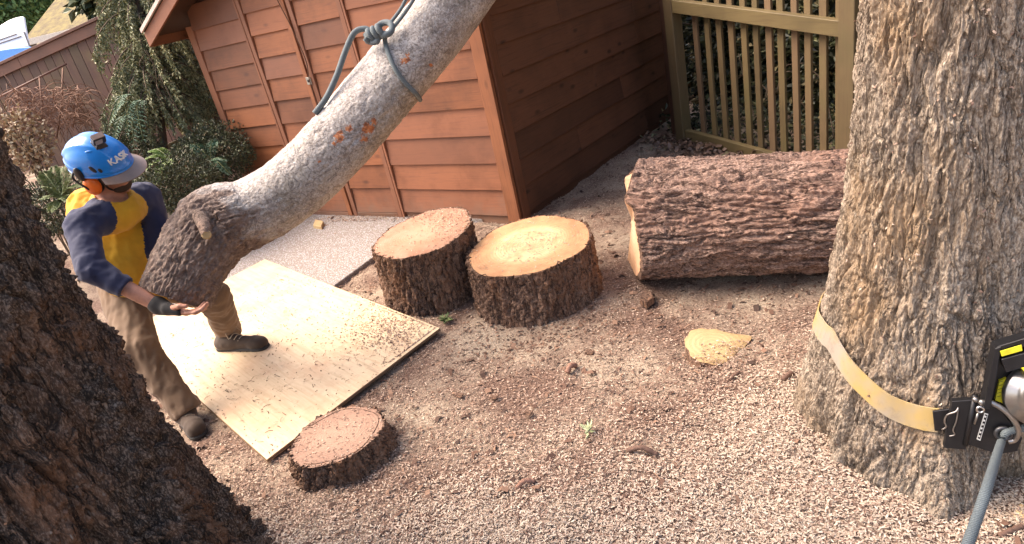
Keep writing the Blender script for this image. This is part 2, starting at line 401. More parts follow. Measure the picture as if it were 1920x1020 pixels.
# right-hand tree: foot of the trunk flares unevenly (angles in degrees -> radius)
RT = (1.34, 1.82)
_ta = np.radians([-180, -160, -142, -128, -118, -108, -88, -70, -40, 0, 45, 90, 125, 143, 165, 180])
_tr = np.array([.385, .415, .455, .495, .51, .465, .33, .30, .32, .36, .38, .40, .42, .44, .395, .385])
def r_right(t, z):
    tw = (t + PI) % (2 * PI) - PI
    base = np.interp(tw, _ta, _tr)
    base = base + .018 * np.sin(tw * 9 + 1) + .012 * np.sin(tw * 17)
    up = np.interp(z, [-.2, 0, .05, .24, .46, .7, 1.06, 1.45, 3, 6], [.42, .42, .415, .365, .312, .278, .246, .226, .205, .17])
    k = np.exp(-np.clip(z, 0, 9) / .22)
    return up * (1 - k) + base * k
zr = np.concatenate([np.arange(-.10, 1.66, .0042), np.arange(1.76, 6, .06)])
def disp_r(q):
    d, e = bark_disp(q, .036, 3.4, .0115, 11, 1.0)
    d2, _ = bark_disp(q, .11, 4.2, .015, 91, 1.0, .1, .25, .6)
    return d + d2 + .012
TV, TF = trunk_mesh(RT, r_right, zr, 420, disp_r, th=np.radians(np.r_[np.linspace(-208, -58, 400)[:-1], np.linspace(-58, 152, 90)[:-1]]))
tree_r = empty('fir_tree', (RT[0], RT[1], 0), 'standing fir trunk with grey brown bark and a yellow strap round its foot', 'tree')
obj('trunk', TV, TF, M['bark_right'], tree_r, loc=(RT[0], RT[1], 0))

LT = (-1.78, 1.6)
def r_left(t, z):
    up = np.interp(z, [-.2, 0, .25, .4, .75, 1.1, 1.7, 3, 6], [.74, .715, .665, .635, .595, .575, .56, .53, .45])
    k = np.exp(-np.clip(z, 0, 9) / .3)
    return up + k * (.05 * np.sin(t * 5 + .6) + .03 * np.sin(t * 11 + 2)) + .012 * np.sin(t * 13 + z)
zl = np.concatenate([np.arange(-.10, 1.9, .0065), np.arange(2.0, 6, .08)])
def disp_l(q):
    d, e = bark_disp(q, .075, 4.2, .050, 23, .9, .30)
    d2, _ = bark_disp(q, .02, 2.2, .010, 71, .9, .5)
    return d + d2 + .015
LV, LF = trunk_mesh(LT, r_left, zl, 520, disp_l, th=np.radians(np.r_[np.linspace(-105, 70, 420)[:-1], np.linspace(70, 255, 100)[:-1]]))
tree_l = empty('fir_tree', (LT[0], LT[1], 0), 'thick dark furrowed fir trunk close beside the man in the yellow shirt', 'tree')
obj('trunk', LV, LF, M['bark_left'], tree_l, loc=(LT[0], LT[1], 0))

def flakes(pts, nors, size, mat, name, parent=None, label=None, cat=None, kind='stuff', asp=.45, curl=.25, lift=.002, thin=False):
    """thousands of little bent chips lying on a surface"""
    n = len(pts); nors = nors / np.linalg.norm(nors, axis=1)[:, None]
    a = RNG.normal(size=(n, 3)); a -= nors * (a * nors).sum(1)[:, None]; a /= np.linalg.norm(a, axis=1)[:, None]
    tilt = RNG.normal(0, .16 if thin else .35, (n, 1)); a = a + nors * tilt; a /= np.linalg.norm(a, axis=1)[:, None]
    b = np.cross(nors, a); b = b + nors * RNG.normal(0, .16 if thin else .3, (n, 1)); b /= np.linalg.norm(b, axis=1)[:, None]; up = np.cross(a, b)
    L = RNG.uniform(size[0], size[1], (n, 1)) / 2; Wd = L * RNG.uniform(asp * .6, asp * 1.4, (n, 1)); cv = L * RNG.uniform(.2, 1, (n, 1)) * curl * 2
    sk = RNG.normal(0, .5, (n, 1)) * Wd
    p = pts + nors * lift
    V = np.stack([p - a * L - b * Wd, p - a * L + b * Wd * .8, p + b * (Wd + sk) + up * cv, p + b * (sk - Wd) + up * cv, p + a * L + b * Wd * .7, p + a * L - b * Wd], 1).reshape(-1, 3)
    if thin:   # smallest chips: one slightly twisted quad each
        tw = up * cv * RNG.uniform(-.6, .6, (n, 1)); V = np.stack([p - a * L - b * Wd + tw, p - a * L + b * Wd, p + a * L + b * Wd + tw, p + a * L - b * Wd], 1).reshape(-1, 3)
        o = obj(name, V, np.arange(n * 4).reshape(n, 4), mat, parent, smooth=False, loc=(0, 0, 0) if parent is None else None); return tag(o, label, cat, kind=kind)
    i = np.arange(n)[:, None] * 6
    F = np.concatenate([i + np.array([[0, 3, 2, 1]]), i + np.array([[3, 5, 4, 2]])], 0)
    o = obj(name, V, F, mat, parent, smooth=False, loc=(0, 0, 0) if parent is None else None)
    return tag(o, label, cat, kind=kind)
def chip_mat(name, stops, rough=.85):
    m = NB(name, rough); g = m.n('ShaderNodeNewGeometry')
    return m.base(m.ramp(g.outputs['Random Per Island'], stops))
M['chips'] = chip_mat('wood shavings', [(0, (.11, .062, .043)), (.3, (.24, .145, .105)), (.6, (.40, .27, .20)), (.88, (.55, .41, .31)), (1, (.66, .53, .41))])
M['chips_pale'] = chip_mat('pale wood chips', [(0, (.32, .23, .165)), (.5, (.50, .395, .30)), (1, (.64, .54, .42))])
M['chips_dark'] = chip_mat('bark crumbs', [(0, (.05, .028, .02)), (.6, (.16, .085, .055)), (1, (.33, .2, .13))])
def on_surface(V, F, n, test):
    fc = V[F].mean(1); nn = np.cross(V[F[:, 1]] - V[F[:, 0]], V[F[:, 3]] - V[F[:, 0]])
    ok = np.where(test(fc))[0]; k = RNG.choice(ok, n)
    return fc[k] + RNG.normal(0, .003, (n, 3)), nn[k]
p, nn = on_surface(TV, TF, 750, lambda c: (c[:, 2] < 1.7) & (c[:, 2] > .02) & ((c[:, 0] - RT[0]) * -.6 + (c[:, 1] - RT[1]) * -.8 > -.05))
flakes(p, nn, (.004, .012), M['chips'], 'bark_chips', tree_r, lift=.003)
p, nn = on_surface(LV, LF, 500, lambda c: (c[:, 2] < 1.8) & (c[:, 2] > .02) & (c[:, 0] > LT[0] - .1))
flakes(p, nn, (.006, .016), M['chips_dark'], 'bark_chips', tree_l, lift=.002)

# ------------------------------------------------------------------ shed
CORN = G(978, 415); A1 = math.radians(143); U1 = V3(math.cos(A1), math.sin(A1), 0); N1 = V3(-U1[1], U1[0], 0)
if N1 @ (O - CORN) < 0: N1 = -N1
A2 = math.radians(49); U2 = V3(math.cos(A2), math.sin(A2), 0); N2 = V3(U2[1], -U2[0], 0)
def W1(u, n, z): return CORN + U1 * u + N1 * n + V3(0, 0, z)
def W2(u, n, z): return CORN + U2 * u + N2 * n + V3(0, 0, z)
shed = empty('garden_shed', CORN, 'orange brown cedar shed with lapped boards and double doors', 'shed')
def plank(W, u0, u1, zb0, zb1, zt0, zt1, rz, parent, mat, nb=.030, nt=.010, tk=.014):
    j = lambda: random.uniform(-.0015, .0015)
    P = [W(u0, nb - tk, zb0), W(u1, nb - tk, zb1), W(u1, nb + j(), zb1), W(u0, nb + j(), zb0),
         W(u0, nt - tk, zt0), W(u1, nt - tk, zt1), W(u1, nt, zt1), W(u0, nt, zt0)]
    V, F = box8(P, .0016); return obj('plank', V, F, mat, parent, rz=rz, smooth=False)
def courses(W, u0, u1, zs, rz, parent, mat, slope=0.0, ubreaks=None):
    for a, b in zip(zs[:-1], zs[1:]):
        d = slope * (u1 - u0); cuts = [u0, u1]
        if ubreaks: 
            k = random.choice(ubreaks); cuts = [u0, k, u1] if k else cuts
        for p, q in zip(cuts[:-1], cuts[1:]):
            e0 = d * (p - u0) / (u1 - u0); e1 = d * (q - u0) / (u1 - u0); w = random.uniform(-.003, .003)
            plank(W, p + .001, q - .001, a + e0 + w, a + e1 + w, b + e0 + .018, b + e1 + .018, rz, parent, mat)
def wall_box(name, W, u0, u1, z0, z1, n0, n1, mat, parent, rz, bev=.002):
    P = [W(u0, n0, z0), W(u1, n0, z0), W(u1, n1, z0), W(u0, n1, z0), W(u0, n0, z1), W(u1, n0, z1), W(u1, n1, z1), W(u0, n1, z1)]
    V, F = box8(P, bev); return obj(name, V, F, mat, parent, rz=rz, smooth=False)
SL = 3.17; RIDGE = 1.6; EAVE = 1.83; PIT = .45
def roofz(u): return EAVE + .06 + PIT * (RIDGE + .15 - abs(u - RIDGE) if True else 0)
wall_box('wall', W1, .02, SL - .02, -.06, 2.5, -.06, -.012, M['dark_board'], shed, A1)
wall_box('wall', W2, .075, 2.95, -.3, 1.95, -.06, -.012, M['dark_board'], shed, A2)
wall_box('wall', lambda u, n, z: W1(SL, 0, 0) + U2 * u - N2 * n * 1 + V3(0, 0, z), .07, 2.9, -.06, 1.9, -.02, .03, M['siding'], shed, A2)
courses(W1, .095, 1.155, [.055, .265, .475, .685, .89, 1.095, 1.295, 1.49, 1.69, 1.89, 2.08], A1, shed, M['siding'], .012)
plank(W1, .095, 1.155, -.06, -.05, .075, .085, A1, shed, M['siding'], .014, .008)
courses(W1, 2.405, 3.10, [-.05, .14, .33, .52, .71, .90, 1.085, 1.265, 1.45, 1.63, 1.81, 2.0], A1, shed, M['siding'], -.02)
# doors: frame set round recessed lapped boards
def door(u0, u1, zs, hinge_left):
    root = obj('door', *box8([W1(a, n, z) for z in (.0, 2.0) for a, n in ((u0 + .01, -.008), (u1 - .01, -.008), (u1 - .01, .004), (u0 + .01, .004))], .001), M['siding_v'], shed, rz=A1, smooth=False)
    wall_box('stile', W1, u0 + .004, u0 + .05, .0, 2.02, .006, .036, M['siding_v'], root, A1)
    wall_box('stile', W1, u1 - .05, u1 - .004, .0, 2.02, .006, .036, M['siding_v'], root, A1)
    wall_box('rail', W1, u0 + .052, u1 - .052, .0, .055, .006, .034, M['siding'], root, A1)
    courses(W1, u0 + .054, u1 - .054, zs, A1, root, M['siding'], -.004)
    return root
door_r = door(1.18, 1.775, [.06, .285, .49, .69, .89, 1.09, 1.285, 1.475, 1.665, 1.85, 2.03], False)
door_l = door(1.79, 2.38, [.06, .30, .50, .70, .90, 1.10, 1.29, 1.47, 1.655, 1.84, 2.02], True)
# latch on the meeting stiles
M['galv'] = plain('dull galvanised steel', (.42, .40, .36), .45, .8)
M['black_metal'] = plain('black painted steel', (.016, .016, .018), .4, .3)
L0 = W1(1.785, .037, 1.235)
o = wall_box('latch', W1, 1.76, 1.815, 1.205, 1.265, .0365, .042, M['galv'], door_l, A1, .001)
obj('padlock_hole', *lathe([(.0, 0), (.012, 0), (.012, .006), (.006, .008)], W1(1.785, .0425, 1.235), N1, 12), M['black_metal'], o)
wall_box('door_trim', W1, 1.156, 1.178, -.01, 2.05, .0, .038, M['siding_v'], shed, A1)
wall_box('door_trim', W1, 2.381, 2.404, -.01, 2.05, .0, .038, M['siding_v'], shed, A1)
wall_box('corner_board', W1, -.012, .093, -.06, 1.88, .002, .034, M['siding_v'], shed, A1)
wall_box('corner_board', W1, SL - .068, SL + .02, -.06, 1.84, .002, .034, M['siding_v'], shed, A1)
courses(W2, .095, 2.84, [-.17, .045, .25, .455, .66, .865, 1.07, 1.277, 1.475, 1.675, 1.87], A2, shed, M['siding_shaded'], 0, [None, .95, 1.35, 1.8, 2.2])
wall_box('corner_board', W2, .004, .093, -.06, 1.87, .002, .030, M['siding_shaded_v'], shed, A2)
wall_box('corner_board', W2, 2.842, 2.93, -.3, 1.85, .002, .032, M['siding_shaded_v'], shed, A2)
# roof: two pitches, bargeboards and soffit boards
def rp(u, n, dz=0): return CORN + U1 * u + N1 * n + V3(0, 0, 1.93 + PIT * (RIDGE + .18 - abs(u - RIDGE)) - .10 + dz)
M['shingle'] = plain('brown roof felt', (.10, .075, .06), .9, 0, .3, 60)
M['drip'] = plain('pale drip edge', (.62, .50, .44), .5)
for s0, s1 in ((RIDGE, -.2), (RIDGE, 3.40)):
    P = [rp(s0, .28), rp(s1, .28), rp(s1, -3.3), rp(s0, -3.3), rp(s0, .28, .05), rp(s1, .28, .05), rp(s1, -3.3, .05), rp(s0, -3.3, .05)]
    obj('roof', *box8(P, .003), M['dark_board'], shed, rz=A1, smooth=False)
    P = [rp(s0, .31, .053), rp(s1, .31, .053), rp(s1, -3.33, .053), rp(s0, -3.33, .053), rp(s0, .31, .075), rp(s1, .31, .075), rp(s1, -3.33, .075), rp(s0, -3.33, .075)]
    obj('roof_covering', *box8(P, .003), M['shingle'], shed, rz=A1, smooth=False)
    P = [rp(s0, .283, -.075), rp(s1, .283, -.075), rp(s1, .305, -.075), rp(s0, .305, -.075), rp(s0, .283, .045), rp(s1, .283, .045), rp(s1, .305, .045), rp(s0, .305, .045)]
    obj('bargeboard', *box8(P, .002), M['siding'], shed, rz=A1, smooth=False)
    P = [rp(s0, .312, .05), rp(s1, .312, .05), rp(s1, .33, .05), rp(s0, .33, .05), rp(s0, .312, .085), rp(s1, .312, .085), rp(s1, .33, .085), rp(s0, .33, .085)]
    obj('drip_edge', *box8(P, .002), M['drip'], shed, rz=A1, smooth=False)
    sgn = 1 if s1 > 1 else -1
    P = [rp(s1 - .0, .275, -.07), rp(s1 + sgn * .02, .275, -.07), rp(s1 + sgn * .02, -3.28, -.07), rp(s1, -3.28, -.07), rp(s1, .275, .04), rp(s1 + sgn * .02, .275, .04), rp(s1 + sgn * .02, -3.28, .04), rp(s1, -3.28, .04)]
    obj('fascia', *box8(P, .002), M['siding'], shed, rz=A1, smooth=False)

# ------------------------------------------------------------------ slab of exposed aggregate in front of the shed doors
SA, SB = G(625, 537, .02), G(703, 480, .02)
sd = nrm(SB - SA); SB2 = SA + sd * 1.15
S0 = CORN + U1 * .35 + N1 * .02; S1 = CORN + U1 * 3.3 + N1 * .02
far = S1 + N1 * 1.5; nearp = SA - sd * .9
m = NB('exposed aggregate', .85); v = m.coords((1, 1, 1), rand=False)
k = m.vor(v, 75, out='Color'); kd = m.vor(v, 75); n = m.noise(v, 4, 4)
c = m.mix(.75, m.ramp(m.math('MULTIPLY', n, 1), [(.3, (.20, .17, .155)), (.7, (.30, .26, .235))]), k, 'MIX')
hs = m.n('ShaderNodeHueSaturation'); m.L(k, hs.inputs['Color']); hs.inputs['Saturation'].default_value = .12; hs.inputs['Value'].default_value = .55
c = m.mix(m.ramp(kd, [(.2, (1,) * 3), (.5, (0,) * 3)]), (.23, .19, .165), hs.outputs[0])
m.bump(kd, .5, .006); M['aggregate'] = m.base(c)
poly = [S0 * [1, 1, 0] + V3(0, 0, .022), SB2 * [1, 1, 0] + V3(0, 0, .022), nearp * [1, 1, 0] + V3(0, 0, .022), far * [1, 1, 0] + V3(0, 0, .022), S1 * [1, 1, 0] + V3(0, 0, .022)]
path = obj('path', *prism([p - V3(0, 0, .1) for p in poly], (0, 0, 1), .1, .004), M['aggregate'], smooth=False); tag(path, kind='structure')

# ------------------------------------------------------------------ plywood sheet
PN, PR = G(500, 862, .03), G(825, 615, .03); pe = nrm(PR - PN)
PF = G(540, 503, .045); pl = nrm(PF - PR)
m = NB('construction plywood', .55); v = m.coords((1, 1, 1), rand=False)
g = m.noise(m.coords((3, 40, 3), rand=False), 1, 4, .6, .8); st = m.noise(v, 3.2, 5, .65); sp = m.vor(v, 70)
c = m.ramp(g, [(.3, (.60, .44, .27)), (.6, (.72, .56, .37)), (.8, (.66, .48, .30))])
c = m.mix(m.math('MULTIPLY', m.ramp1(st, .48, .70), .75), c, (.58, .36, .22)); c = m.mix(m.math('MULTIPLY', m.ramp1(m.noise(v, 17, 5, .7), .56, .72), .5), c, (.42, .26, .16)); c = m.mix(m.math('MULTIPLY', m.ramp1(m.noise(m.coords((2, 14, 2), rand=False), 1.6, 4, .7, .5), .60, .70), .6), c, (.36, .24, .16))
m.bump(g, .1, .002); M['ply'] = m.base(c)
m = NB('plywood edge', .8); v = m.coords((1, 1, 120), rand=False)
M['ply_edge'] = m.base(m.ramp(m.noise(v, 1, 1), [(.4, (.12, .07, .04)), (.6, (.32, .2, .11))]))
L2 = 2.3; q = [PN, PR, PR + pl * L2, PN + pl * L2]
ang = math.atan2(pl[1], pl[0])
Vp, Fp = prism([p - V3(0, 0, .018) for p in q], (0, 0, 1), .018, .0012)
fz = [abs(np.cross(Vp[f[1]] - Vp[f[0]], Vp[f[2]] - Vp[f[1]])[2]) / (np.linalg.norm(np.cross(Vp[f[1]] - Vp[f[0]], Vp[f[2]] - Vp[f[1]])) + 1e-12) for f in Fp]
ply = obj('plywood_sheet', Vp, Fp, [M['ply'], M['ply_edge']], rz=ang, smooth=False, mi=[0 if z > .9 else 1 for z in fz])
tag(ply, 'large pale plywood sheet lying on the ground under the man', 'plywood')

# ================================================================== OBJECTS
# ------------------------------------------------------------------ stumps
def stump(name, x, y, h, r, tx, ty, nu, cut, bark, label, cell, depth, seed, rb=1.04, inner=.93, rag=.012, rows=64):
    root = empty(name, (x, y, 0), label, 'stump')
    th = np.arange(nu) * 2 * PI / nu
    wob = 1 + .02 * np.sin(th * 3 + seed) + .014 * np.sin(th * 7 + seed * 2)
    zz = np.concatenate([np.linspace(-.09, 0, 5)[:-1], np.linspace(0, h, rows)])
    Z, T = np.meshgrid(zz, th, indexing='ij'); Wb = np.broadcast_to(wob, Z.shape)
    R = r * Wb * (1 + (rb - 1) * np.clip(1 - Z / h, 0, 1.3) ** 1.5)
    q = np.stack([(R * np.cos(T)).ravel(), (R * np.sin(T)).ravel(), Z.ravel()], 1)
    d, e = bark_disp(q, cell, 6, depth, seed, .8); d2, _ = bark_disp(q, cell * .4, 4, depth * .4, seed + 5, .8)
    R = R + (d + d2).reshape(R.shape)
    tilt = lambda R, T: R * (tx * np.cos(T) + ty * np.sin(T))
    Zt = Z + np.clip(Z / h, 0, 1) * tilt(R, T)
    V = np.stack([x + R * np.cos(T), y + R * np.sin(T), Zt], 2)
    # bark seen from above: two rings that close in to the wood
    top = []
    for f, dz in ((.985, .002), (.5, .001), (0, -.004)):
        Ri = inner * r * wob + (R[-1] - inner * r * wob) * f; top.append(np.stack([x + Ri * np.cos(th), y + Ri * np.sin(th), h + tilt(Ri, th) + dz + rag * .3 * vnoise(np.stack([th * 9, th * 0 + f * 3, th * 0], 1), seed)], 1))
    V = np.concatenate([V.reshape(-1, 3), np.concatenate(top)])
    obj('bark', V, grid_faces(len(zz) + 3, nu), bark, root, loc=(x, y, 0))
    rings = np.linspace(0, 1, 16)[1:]; cv = [[x, y, h]]; 
    for k in rings:
        Ri = (inner * r * wob + .002) * k; cv += list(np.stack([x + Ri * np.cos(th), y + Ri * np.sin(th), h + tilt(Ri, th) + .0015 * fbm(np.stack([Ri * np.cos(th) * 30, Ri * np.sin(th) * 30, th * 0], 1), 3, seed)], 1))
    F = [[0, 1 + (j + 1) % nu, 1 + j] for j in range(nu)]; g = grid_faces(len(rings), nu) + 1
    obj('cut_face', cv, F + g.tolist(), cut, root, loc=(x, y, h))
    return root
sb = stump('tree_stump', .125, 3.492, .311, .376, .042, .061, 300, M['cut_big'], M['bark_stump'], 'big stump block with pale fresh sawdust centre in front of the shed corner', .03, .022, 3)
sk = stump('tree_stump', -.482, 3.836, .40, .329, .074, .07, 280, M['cut_back'], M['bark_stump'], 'tall stump block with orange brown top against the shed doors', .03, .024, 5)
c0 = G(631, 815, .10)
sn = stump('tree_stump', c0[0], c0[1], .10, .222, .02, -.03, 240, M['cut_near'], M['bark_stump'], 'low weathered stump with cracked ring at the near corner of the plywood', .034, .026, 8, 1.10, .90, .02, 40)
# ring crack in the weathered stump
th = np.linspace(-2.2, 2.6, 90); rc = .183 + .006 * np.sin(th * 5)
V, F = tube(np.stack([c0[0] + rc * np.cos(th), c0[1] + rc * np.sin(th), .1005 + rc * (.02 * np.cos(th) - .03 * np.sin(th))], 1), .0022, 5)
obj('ring_crack', V, F, M['bark_stump'], sn)
# flush disc stump half buried in chips, pointed on one side
cs = G(1335, 648, .03); nu = 90; th = np.arange(nu) * 2 * PI / nu
rs = .122 * (1 + .05 * np.sin(3 * th + 2) + .03 * np.sin(7 * th + 1) + .02 * np.sin(13 * th))
rs += .065 * np.exp(-np.abs(((th - .12 + PI) % (2 * PI) - PI) / .30) ** 1.3)
root = empty('tree_stump', cs, 'small pale flush cut stump with a pointed edge in the middle of the chips', 'stump')
V = [[cs[0], cs[1], .036]]
for k, z in ((.5, .036), (.9, .034), (1, .030), (1.02, -.06)): V += [[cs[0] + k * r_ * math.cos(t), cs[1] + k * r_ * math.sin(t), z + k * r_ * (.17 * math.sin(t) - .10 * math.cos(t))] for t, r_ in zip(th, rs)]
F = [[0, 1 + (j + 1) % nu, 1 + j] for j in range(nu)] + (grid_faces(3, nu) + 1).tolist()
obj('cut_face', np.array(V)[:1 + 3 * nu], F, M['cut_small'], root, loc=(cs[0], cs[1], 0))
obj('bark', np.array(V)[1 + 2 * nu:], grid_faces(2, nu), M['bark_stump'], root, loc=(cs[0], cs[1], 0))

# ------------------------------------------------------------------ logs
def bark_tube(P, R, nu, disp, squash=None):
    T, N, B = frames(P); s = np.concatenate([[0], np.cumsum(np.linalg.norm(np.diff(P, axis=0), axis=1))])
    th = np.arange(nu) * 2 * PI / nu; S, TH = np.meshgrid(s, th, indexing='ij')
    Rm = R(S.ravel(), TH.ravel()).reshape(S.shape)
    q = np.stack([Rm * np.cos(TH), Rm * np.sin(TH), S], 2).reshape(-1, 3)
    Rm = Rm + disp(q, S.ravel(), TH.ravel()).reshape(S.shape)
    V = P[:, None] + Rm[..., None] * (np.cos(TH)[..., None] * N[:, None] + np.sin(TH)[..., None] * B[:, None])
    return V.reshape(-1, 3), grid_faces(len(P), nu), s, (T, N, B)
LA, LB = V3(.72, 3.417, .338), V3(2.15, 2.80, .30)
ld = nrm(LB - LA); n = 250; Pl = LA + ld * np.linspace(-.02, np.linalg.norm(LB - LA), n)[:, None]
def Rlog(s, t): return .333 - .03 * s + .006 * np.sin(3 * t + s) + .004 * np.sin(5 * t + 2 * s)
def dlog(q, s, t):
    d, e = bark_disp(q, .046, 5, .024, 31, 1.0, .15); d2, _ = bark_disp(q, .017, 3, .006, 37, 1.0); return d + d2 + .01
V, F, s, (T, N, B) = bark_tube(Pl, Rlog, 340, dlog)
# the left end was felled with a wedge: its upper half slopes back, its lower half is cut square
tt = np.arange(340) * 2 * PI / 340; ring = V.reshape(n, 340, 3)
upn = np.cos(tt) * N[0][2] + np.sin(tt) * B[0][2]
sidev = np.cross(ld, (0, 0, 1)); sidev = sidev if sidev @ (O - LA) > 0 else -sidev
offc = np.cos(tt) * (N[0] @ sidev) + np.sin(tt) * (B[0] @ sidev)
low_ = sstep(.72, .56, upn)
shift = low_ * np.maximum(.115 * offc, -.035) + (1 - low_) * ((upn - .65) * .14 + .034) + .004 * np.sin(tt * 5)
k = np.clip(1 - np.linspace(0, 1, n) / .35, 0, 1)
ring = ring + (k[:, None] * shift[None, :])[..., None] * ld
log = empty('felled_log', LA * [1, 1, 0], 'long thick felled log with pinkish ridged bark lying on its side beside the shed', 'log')
Rl = np.stack([nrm(np.cross((0, 0, 1), ld)), np.cross(ld, nrm(np.cross((0, 0, 1), ld))), ld], 1)
obj('bark', ring.reshape(-1, 3), F, M['bark_log'], log, R=Rl, loc=(LA + LB) / 2)
for e, sg in ((0, 1), (n - 1, -1)):
    outer = ring[e]; cen = outer.mean(0); cv = [cen + ld * .0]; rr = (1.0, .955, .95, .7, .4)
    layers = [outer + ld * 0]; layers += [cen + (outer - cen) * .955 - ld * sg * .006, cen + (outer - cen) * .94 - ld * sg * .012]
    smooth_r = np.linalg.norm(outer - cen, axis=1); smooth_r = np.convolve(np.r_[smooth_r[-12:], smooth_r, smooth_r[:12]], np.ones(25) / 25, 'valid')
    un = (outer - cen) / np.linalg.norm(outer - cen, axis=1)[:, None]
    rings = [cen + un * (smooth_r * .95)[:, None] * kk - ld * sg * .012 for kk in (1, .8, .6, .4, .2)]
    V2 = np.concatenate([[cen - ld * sg * .012]] + rings[::-1]); F2 = [[0, 1 + (j + 1) % 340, 1 + j] for j in range(340)] + (grid_faces(5, 340) + 1).tolist()
    Rm = np.stack([np.cross(ld, (0, 0, 1)), np.cross(np.cross(ld, (0, 0, 1)), ld) * -1, ld], 1); Rm[:, 1] = np.cross(Rm[:, 2], Rm[:, 0])
    obj('cut_face', V2, F2, M['cut_log'], log, R=Rm, loc=cen)
    V3_ = np.concatenate([outer, cen + un * (smooth_r * .95)[:, None] - ld * sg * .012]); obj('bark_rim', V3_, grid_faces(2, 340), M['bark_stump'], log)

# ------------------------------------------------------------------ the hanging tree section
cpx = [(328, 560, 3.14, .160), (338, 536, 3.15, .168), (367, 478, 3.2, .178), (402, 428, 3.27, .203), (432, 412, 3.3, .196), (472, 398, 3.34, .176), (537, 358, 3.38, .172), (610, 292, 3.42, .172), (692, 200, 3.46, .178), (802, 66, 3.5, .18), (880, -40, 3.53, .174), (1010, -230, 3.6, .165), (1150, -450, 3.7, .155)]
ctr = spline([D(a, b, c) for a, b, c, _ in cpx], 330)
rad = np.interp(np.linspace(0, 1, len(ctr)), np.linspace(0, 1, len(cpx)), [c[3] for c in cpx])
sl = np.concatenate([[0], np.cumsum(np.linalg.norm(np.diff(ctr, axis=0), axis=1))])
burl_s = sl[np.argmin(np.linalg.norm(ctr - D(402, 428, 3.27), axis=1))]
def Rhang(s, t):
    r = np.interp(s, sl, rad)
    return r * (1 + .03 * np.sin(2 * t + 1) + .018 * np.sin(3 * t + 5 * s)) + .012 * np.exp(-((s - burl_s) / .07) ** 2) * np.sin(4 * t + .7) - .05 * np.exp(-(s / .03) ** 2) * 0
_, _N0, _B0 = frames(ctr)
def butt_w(s, t):
    i_ = np.clip(np.searchsorted(sl, s), 0, len(sl) - 1); dn_ = -(np.cos(t) * _N0[i_, 2] + np.sin(t) * _B0[i_, 2])
    return 1 - sstep(burl_s - .02, burl_s + .30, s + .05 * np.sin(3 * t) + .03 * np.sin(7 * t) - .16 * np.clip(dn_, -.3, 1))
def dhang(q, s, t):
    d, e = bark_disp(q, .032, 2.6, .013, 51, .9, .4)
    sm = .004 * fbm(q * 14, 4, 8) + .0045 * np.minimum(0, fbm(q * np.array([22, 22, 40]), 3, 60) + .1) * 2
    f1, f2, _ = worley(q * np.array([9, 9, 14]) + .5 * np.stack([fbm(q * 12, 2, 1)] * 3, 1), 66)
    plate = .006 * (sstep(0, .12, f2 - f1) - 1) * sstep(.05, .4, fbm(q * 4, 2, 12))
    w = butt_w(s, t); burl = np.exp(-((s - burl_s) / .10) ** 2)
    return w * d + (1 - w) * (sm + plate) + burl * .016 * fbm(q * 11, 3, 90)
V, F, s, (T, N, B) = bark_tube(ctr, Rhang, 260, dhang)
nn_ = len(ctr)
M['bark_silver'] = None
m = NB('silver grey smooth bark', .6); v = m.coords((1, 1, 1), rand=False)
a = m.noise(v, 6, 5, .6); b = m.noise(v, 110, 4, .7); l = m.noise(m.coords((1, 1, 1), rand=False), 26, 5, .75, .6); f3 = m.vor(v, 55)
c = m.ramp(m.math('ADD', m.math('MULTIPLY', a, .45), m.math('MULTIPLY', b, .55)), [(.33, (.15, .12, .10)), (.45, (.32, .28, .25)), (.57, (.51, .465, .43)), (.72, (.71, .67, .635))])
c = m.mix(m.math('MULTIPLY', m.ramp1(l, .56, .70), .75), c, (.17, .13, .105))
c = m.mix(m.math('MULTIPLY', m.ramp1(m.noise(v, 3.1, 4, .6), .48, .64), .6), c, (.22, .18, .12)); sp9 = m.noise(v, 60, 3, .7); c = m.mix(m.math('MULTIPLY', m.ramp1(sp9, .56, .64), .6), c, (.60, .57, .54)); c = m.mix(m.math('MULTIPLY', m.ramp1(sp9, .44, .36), .6), c, (.10, .08, .065))
c = m.mix(m.math('MULTIPLY', m.ramp(f3, [(.07, (1,) * 3), (.16, (0,) * 3)]), .7), c, (.12, .09, .07))
at = m.n('ShaderNodeAttribute'); at.attribute_name = 'scaly'; b2 = m.noise(v, 30, 5, .65); bc = m.ramp(m.math('ADD', m.math('MULTIPLY', b2, .6), m.math('MULTIPLY', b, .4)), [(.34, (.07, .042, .032)), (.47, (.165, .105, .078)), (.58, (.26, .18, .135)), (.70, (.40, .31, .245))])
c = m.mix(m.ramp1(at.outputs['Fac'], .25, .75), c, bc)
cr1 = m.math('ABSOLUTE', m.math('SUBTRACT', m.noise(m.coords((1, 1, 1.3), rand=False), 11, 5, .6, .8), .5)); msk = m.ramp1(m.noise(v, 4.5, 3), .44, .56)
c = m.mix(m.math('MULTIPLY', m.math('MULTIPLY', m.ramp(cr1, [(.006, (1,) * 3), (.028, (0,) * 3)]), msk), .7), c, (.10, .075, .06))
torn = m.noise(v, 38, 4, .7, .5)
def first_hit(px, py):
    r_ = ray(px, py); t = ((V - O) @ r_) / (r_ @ r_); dd = np.linalg.norm(V - O - t[:, None] * r_, axis=1); k = np.where(dd < .02)[0]; return V[k[np.argmin(t[k])]]
